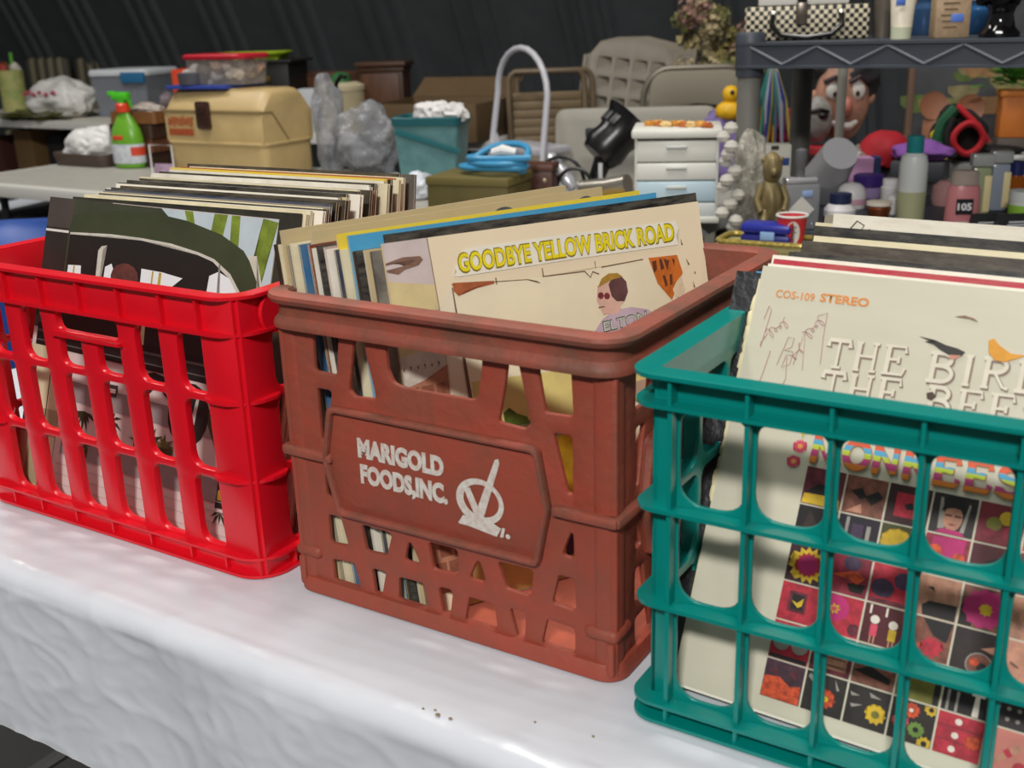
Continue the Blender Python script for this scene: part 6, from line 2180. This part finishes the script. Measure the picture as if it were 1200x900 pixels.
# green gel bottles
for i, (P, c, lab) in enumerate((((0.219, 2.121, 0.752), '#a3ab84', 'clear capped pale green gel bottle behind the pink shampoo'), ((0.239, 2.179, 0.752), '#9aa2b0', 'clear capped pale blue gel bottle behind the pouches'))):
    t = empty('gel_bottle', (P[0] - .012 + .01 * i, P[1] + .05 + .02 * i, ZM), .45, lab, 'bottle', 'clear capped gel bottles')
    part_box(t, 'bottle_body', (.044, .03, .115), (0, 0, .0575), mat(c, .2, trans=.2), .008)
    part_box(t, 'cap', (.050, .034, .030), (0, 0, .130), mat('#b5b7b4', .2, trans=.3), .005)
    part_box(t, 'label_sticker', (.016, .001, .085), (.014, -.0156, .052), mat('#e0cf9a', .5), .0003)
# black pouches
for i, (P, ww, hh, lab) in enumerate((((0.260, 1.909, 0.752), .056, .044, 'small black pouch with grey print before the gel bottles'), ((0.327, 1.896, 0.752), .080, .050, 'larger black pouch with white print at the right edge'))):
    t = empty('pouch', (P[0], P[1] + .03, ZM), .55, lab, 'pouch', 'black pouches on the shelf')
    bm = NB()
    prev = None
    for k in range(5):
        f = k / 4
        dp = .018 * (1 - f) + .002
        ring = [bm.verts.new((x * ww / 2, y * dp, hh * f)) for x, y in ((-1, -1), (0, -1.15), (1, -1), (1, 1), (0, 1.15), (-1, 1))]
        if prev:
            for j in range(6):
                bm.faces.new((prev[j], prev[(j + 1) % 6], ring[(j + 1) % 6], ring[j]))
        else:
            bm.faces.new(ring)
        prev = ring
    bm.faces.new(prev)
    obj('pouch_body', bm, mat('#151517', .35), t)
    bm = NB()
    for k in range(3 + i):
        box(bm, (ww * (.6 - .1 * (k % 2)), .0006, .003), (0, 0, .0 + .0065 * k))
    o = obj('pouch_print', bm, mat('#b9b9bc', .5), t, (0, -.0178, hh * .30), (-.30, 0, 0), smooth=False)
# amber bottle, white jar with green label
P = (0.267, 2.301, 0.759, 0.055, 0.108)
bottle('amber_bottle', 'amber bottle with a navy cap at the right of the shelf', 'bottle', (P[0], P[1]), [(.001, 0), (.030, 0), (.031, .006), (.031, .060), (.018, .076), (.016, .083)], mat('#9a5218', .2, trans=.2), [(.001, .082), (.019, .082), (.019, .114), (.001, .116)], mat('#1c2254', .4))
P = (0.306, 2.084, 0.752)
t = bottle('cream_jar', 'white jar with a lime green label beside the amber bottle', 'jar', (P[0] + .005, P[1] + .055), [(.001, 0), (.030, 0), (.032, .004), (.032, .045)], mat('#dcdcd6', .4), [(.001, .045), (.033, .045), (.033, .068), (.001, .070)], mat('#d2d6d0', .4))
bm = NB()
lathe(bm, [(.0324, .010), (.0326, .011), (.0326, .036), (.0324, .037)], 22, cap=False)
obj('label_band', bm, mat('#8ab83a', .5), t)
# round pink pot half hidden
P = (0.112, 2.294, 0.738, 0.061, 0.084)
bottle('pink_pot', 'dusty pink round pot behind the pink shampoo', 'pot', (P[0], P[1]), [(.001, 0), (.034, 0), (.038, .015), (.036, .045), (.020, .060), (.001, .063)], mat('#b58684', .4))
# grey storage bins with pale lids behind
for i, (P, lab) in enumerate((((-0.211, 2.860, 0.745, 0.128, 0.079), 'grey translucent storage bin behind the white bottles'), ((-0.054, 2.900, 0.745, 0.140, 0.069), 'grey translucent storage bin behind the teal capped bottle'), ((0.098, 2.980, 0.745, 0.201, 0.060), 'grey translucent storage bin behind the gel bottles'))):
    X, Y, z, w, h = P
    t = empty('storage_bin', (X, Y, z), .2, lab, 'bin', 'grey storage bins behind the shelf')
    bm = NB()
    sweep(bm, [(-.02, .004), (0, h - .02), (.003, h - .02), (-.016, 0), (-.04, 0), (-.04, .004)], w * .9, .13, .015)
    box(bm, (w * .9 - .04, .10, .004), (0, 0, .003))
    obj('bin_body', bm, sheer('#8f9492', .6), t)
    bm = NB()
    sweep(bm, [(-.03, h - .022), (.008, h - .022), (.009, h - .008), (.003, h), (-.03, h - .003)], w * .9, .13, .018)
    box(bm, (w * .9 - .05, .08, .012), (0, 0, h - .010), .003)
    obj('bin_lid', bm, mat('#c2c4c0', .45), t)
    part_box(t, 'bin_contents', (w * .7, .07, h * .5), (0, 0, h * .28), mat(['#3f6f70', '#2f7a72', '#8a8a6a'][i], .6), .01)
TE = .745
# masks
P = (-0.341, 2.904, 0.956)
t = empty('face_mask', (P[0], P[1], P[2] - .13), .5, 'painted rubber face mask with big eyes and a white grin', 'mask')
sk = mat('#a87862', .55, var=.6, scale=18, col2='#6a5a4a')
bm = NB()
blob(bm, (.085, .06, .125), (0, 0, .13), .06, 2, 7, 4)
obj('face', bm, sk, t)
for s in (-1, 1):
    bm = NB()
    blob(bm, (.024, .010, .028), (s * .036, -.050, .163), 0, 1, 1, 3)
    e = obj('eye', bm, mat('#b9b4ac', .5), t)
    bm = NB()
    blob(bm, (.007, .006, .008), (s * .034, -.0635, .156), 0, 1, 1, 2)
    obj('pupil', bm, mat('#15110f', .3), e)
    bm = NB()
    tube(bm, [(s * .008, -.058, .190), (s * .036, -.062, .205), (s * .066, -.048, .190)], .008, 8)
    obj('eyebrow', bm, mat('#2a1a20', .6), t)
    bm = NB()
    blob(bm, (.018, .014, .026), (s * .086, .0, .14), 0, 1, 1, 2)
    obj('ear', bm, sk, t)
bm = NB()
blob(bm, (.020, .026, .030), (0, -.066, .118), .05, 1, 1, 3)
obj('nose', bm, mat('#b06a5a', .5), t)
bm = NB()
tube(bm, [(-.04, -.048, .070), (-.015, -.058, .058), (.015, -.058, .058), (.04, -.048, .070)], [.006, .013, .013, .006], 10)
obj('mouth', bm, mat('#dcd8d0', .4), t)
bm = NB()
blob(bm, (.10, .07, .09), (.02, .03, .20), .3, 2.4, 31, 4)
obj('hood', bm, mat('#141214', .7), t)
bm = NB()
lathe(bm, [(.001, 0), (.06, 0), (.05, .01), (.018, .02), (.018, P[2] - .10 - TE), (.001, P[2] - .095 - TE)], 16)
tag(obj('mask_stand', bm, mat('#141414', .5), loc=(P[0], P[1] + .02, TE)), 'black stand under the painted face mask', 'stand')
P = (-0.382, 2.795, 0.903)
t = empty('face_mask', (P[0], P[1], P[2] - .07), .5, 'small pale grey half mask leaning left of the painted mask', 'mask')
bm = NB()
blob(bm, (.048, .03, .068), (0, 0, .075), .08, 2, 17, 4)
obj('face', bm, mat('#a3a09a', .5, var=.3, scale=20), t)
bm = NB()
blob(bm, (.016, .008, .010), (.012, -.028, .088), 0, 1, 1, 3)
obj('eye', bm, mat('#1a1614', .4), t)
bm = NB()
tube(bm, [(-.03, -.024, .10), (0, -.034, .108), (.03, -.026, .10)], .005, 8)
obj('eyebrow', bm, mat('#1a1614', .4), t)
bm = NB()
box(bm, (.11, .09, P[2] - .075 - TE), (0, .01, (P[2] - .075 - TE) / 2), .005)
tag(obj('red_carton', bm, mat('#b02a34', .6), loc=(P[0], P[1], TE)), 'red carton carrying the small grey half mask', 'box')
# streamers and red cloth
P = (-0.468, 2.615, 1.060)
t = empty('streamers', (P[0], P[1], TE), .4, 'bunch of coloured foil streamers hung behind the shelving post', 'decoration')
bm = NB()
tube(bm, [(0, .02, 0), (0, .02, P[2] - TE + .01), (.0, -.01, P[2] - TE + .02)], .006, 8)
obj('hanger', bm, mat('#2a2a2a', .5), t)
for k in range(14):
    bm = NB()
    a = -.055 + .0085 * k
    L_ = .20 + .08 * rnd.random()
    zt = P[2] - TE + .01
    pts = [(a * .2, -.01, zt), (a * .7, -.03 + .01 * math.sin(k), zt - L_ * .4), (a + .01 * math.sin(k * 2), -.02, zt - L_)]
    tube(bm, pts, [.003, .006, .004], 5)
    obj('streamer', bm, mat(['#2a8a7a', '#c9a51e', '#7a7aa0', '#4a9a8a', '#b5b0c0', '#3a4a9a', '#c9b85a'][k % 7], .25, metal=.3), t)
bm = NB()
blob(bm, (.085, .06, .075), (0, 0, .07), .3, 2, 44, 4, .9, .25)
tag(obj('red_cloth', bm, mat('#a81f38', .7), loc=(P[0] + .01, P[1] + .05, TE + .065)), 'crumpled red cloth beneath the foil streamers', 'cloth')
bm = NB()
box(bm, (.2, .14, .064), (0, 0, .032), .004)
tag(obj('dark_box', bm, mat('#2a2426', .6), loc=(P[0] + .01, P[1] + .05, TE)), 'low dark box under the crumpled red cloth', 'box')
# pale pole behind the mask's front and plant-green rim
P = (-0.237, 2.534, 0.958)
bm = NB()
lathe(bm, [(.001, 0), (.05, 0), (.05, .008), (.0135, .014), (.0135, 1.22 - TE), (.001, 1.222 - TE)], 14)
tag(obj('display_pole', bm, mat('#9a988f', .45, metal=.2), loc=(P[0], P[1], TE)), 'pale grey display pole in front of the painted mask', 'pole')
# hats
P = (-0.178, 2.822, 0.803, 0.145, 0.108)
t = empty('baseball_cap', (P[0], P[1], P[2] - .03), .7, 'bright red peaked cap lying on a storage bin', 'cap')
bm = NB()
blob(bm, (.078, .085, .075), (0, 0, .03), .08, 2, 51, 4, .35)
obj('crown', bm, mat('#b81f2c', .7), t)
bm = NB()
blob(bm, (.065, .065, .012), (-.075, -.03, .012), .05, 2, 52, 3, .5)
obj('peak', bm, mat('#a81a28', .7), t)
bm = NB()
box(bm, (.20, .16, P[2] - .034 - TE), (0, 0, (P[2] - .034 - TE) / 2), .006)
tag(obj('grey_carton', bm, mat('#6a6c6a', .6), loc=(P[0], P[1] + .02, TE)), 'plain grey carton beneath the red cap', 'box')
P = (0.009, 2.879, 0.804, 0.171, 0.155)
t = empty('knit_hat', (P[0], P[1], P[2] - .01), .4, 'black knitted hat striped red, green and yellow on a bin', 'hat')
bm = NB()
blob(bm, (.082, .065, .082), (.012, 0, .060), .10, 2, 61, 4, .72)
blob(bm, (.045, .04, .05), (-.012, -.01, .110), .10, 2, 62, 4)
obj('crown', bm, mat('#171414', .85, bump=.3, scale=60), t)
for nm, pts, r, c in (('green_stripe', [(-.014, -.045, .150), (-.048, -.048, .110), (-.062, -.050, .060), (-.040, -.058, .018)], .017, '#1f5a3a'), ('yellow_stripe', [(-.040, -.050, .118), (-.072, -.044, .075), (-.066, -.048, .030), (-.030, -.060, .004)], .008, '#d9c22a'),
                       ('dark_stripe', [(-.020, -.055, .125), (-.034, -.062, .085), (-.034, -.066, .045), (-.010, -.070, .012)], .012, '#161616'), ('red_stripe', [(-.012, -.048, .158), (.012, -.058, .135), (.050, -.060, .100), (.082, -.050, .055)], .009, '#c4202c')):
    bm = NB()
    tube(bm, pts, r, 8)
    obj(nm, bm, mat(c, .8), t)
bm = NB()
tube(bm, [(.022 + .036 * math.cos(2 * PI * k / 20) * (1 + .15 * math.cos(4 * PI * k / 20)), -.074, .066 + .044 * math.sin(2 * PI * k / 20)) for k in range(20)], .0095, 8, closed=True)
obj('red_trim', bm, mat('#c4202c', .7), t)
bm = NB()
blob(bm, (.09, .03, .02), (.11, .0, .02), .2, 2, 59, 3)
obj('hat_tie', bm, mat('#141212', .7), t)
bm = NB()
box(bm, (.22, .18, P[2] - .014 - TE), (0, 0, (P[2] - .014 - TE) / 2), .006)
tag(obj('pale_carton', bm, mat('#8d8f8c', .6), loc=(P[0], P[1] + .03, TE)), 'pale grey carton beneath the striped knitted hat', 'box')
P = (-0.062, 2.736, 0.808, 0.125, 0.066)
bm = NB()
blob(bm, (.085, .05, .032), (0, 0, .02), .25, 1.6, 71, 4, .6, .08)
tag(obj('purple_scarf', bm, mat('#8a55a8', .75), loc=(P[0] + .01, P[1], P[2])), 'purple scarf spilling out under the knitted hat', 'scarf')
bm = NB()
box(bm, (.15, .09, P[2] - .005 - TE), (0, 0, (P[2] - .005 - TE) / 2), .006)
tag(obj('dark_carton', bm, mat('#4a4c52', .6), loc=(P[0] + .01, P[1] + .0, TE)), 'slate grey carton beneath the purple scarf', 'box')
# painting
a = (-0.278, 3.494, 0.770)
b = (-0.324, 3.586, 1.077)
t = empty('painting', (a[0] + .34, a[1] + .20, TE + .0), .50, 'dark framed landscape painting leaning behind the hats', 'painting')
pm = mat('#4a4a4c', .5, var=.6, scale=5, col2='#2c2e34')
part_box(t, 'canvas', (.74, .012, .50), (0, 0, .27), pm, .001)
for nm, s_, c_ in (('frame_bar', (.022, .03, .56), (-.38, -.004, .28)), ('frame_bar', (.022, .03, .56), (.38, -.004, .28)), ('frame_bar', (.74, .03, .022), (0, -.004, .012)), ('frame_bar', (.74, .03, .022), (0, -.004, .55))):
    part_box(t, nm, s_, c_, mat('#6a5244', .5), .004)
bm = NB()
for k in range(26):
    u, v, r = rnd.uniform(-.34, .34), rnd.uniform(.08, .5), rnd.uniform(.03, .075)
    vs = [bm.verts.new((u + r * (1 + .3 * math.sin(3 * q)) * math.cos(q), -.0068 - .00004 * k, v + r * .6 * (1 + .3 * math.cos(2 * q)) * math.sin(q))) for q in [2 * PI * j / 10 for j in range(10)]]
    f = bm.faces.new(vs)
    f.material_index = k % 5
obj('painted_foliage', bm, [mat(c, .6, var=.4, scale=20) for c in ('#8a8250', '#4a6268', '#a07850', '#5a6a34', '#8a805a')], t, smooth=False)
for i, (px, py) in enumerate(((1092, 122), (1135, 126))):
    pass
# clay discs before the painting and potted plant
for i, (P, lab) in enumerate((((-0.129, 3.211, 0.919), 'round terracotta plate propped before the painting, left one'), ((-0.026, 3.272, 0.908), 'round terracotta plate propped before the painting, right one'))):
    bm = NB()
    r = .045
    M = Matrix.Translation((0, 0, P[2] - TE)) @ Matrix.Rotation(FY, 4, 'Z') @ Matrix.Rotation(PI / 2 - .15, 4, 'X')
    lathe(bm, [(.001, 0), (r * .6, 0), (r, .008), (r, .012), (r * .7, .005), (.001, .004)], 22, M)
    box(bm, (.05, .05, P[2] - TE - r + .002), (0, .01, (P[2] - TE - r) / 2), .004)
    tag(obj('clay_plate', bm, mat('#8a5a40', .6), loc=(P[0], P[1], TE)), lab, 'plate', 'clay plates before the painting')
P = (0.121, 3.209, 0.828)
t = empty('potted_plant', (P[0], P[1], TE), .3, 'leafy green plant in an orange square pot at the right edge', 'plant')
pb = P[2] - TE
part_box(t, 'plant_stand', (.10, .10, pb), (0, 0, pb / 2), mat('#4a4038', .6), .004)
bm = NB()
pr_ = [(-.042, 0), (.042, 0), (.050, .13), (-.050, .13)]
box(bm, (.095, .095, .13), (0, 0, pb + .065), .006)
obj('pot', bm, mat('#b5651e', .6), t)
part_box(t, 'pot_rim', (.106, .106, .018), (0, 0, pb + .135), mat('#c07022', .6), .004)
for k in range(130):
    bm = NB()
    a_, el_ = rnd.uniform(0, 2 * PI), rnd.uniform(.1, 1.4)
    d = Vector((math.cos(a_) * math.cos(el_), math.sin(a_) * math.cos(el_), math.sin(el_)))
    s_ = d.cross(Vector((0, 0, 1))).normalized()
    c0 = Vector((0, 0, pb + .15)) + d * rnd.uniform(.02, .10)
    L_ = rnd.uniform(.04, .07)
    vs = [bm.verts.new(c0 + d * L_ * x + s_ * y * L_ + Vector((0, 0, -.25 * L_ * x * x))) for x, y in ((0, 0), (.35, .28), (.7, .22), (1, 0), (.7, -.22), (.35, -.28))]
    bm.faces.new(vs)
    obj('leaf', bm, mat(['#3f7a2a', '#2f6422', '#558a34'][k % 3], .5), t, smooth=False)
# table edge clutter right of the mask: clear wrap and small white card
P = (-0.203, 2.632, 0.834, 0.035, 0.066)
bm = NB()
blob(bm, (.035, .03, .05), (0, 0, .045), .4, 2.2, 201, 3, .85, .3)
tag(obj('cellophane_bundle', bm, sheer('#c4c0b8', .5, .2), loc=(P[0] - .01, P[1], ZM + .0)), 'small cellophane bundle behind the grey tipped cup', 'bundle')
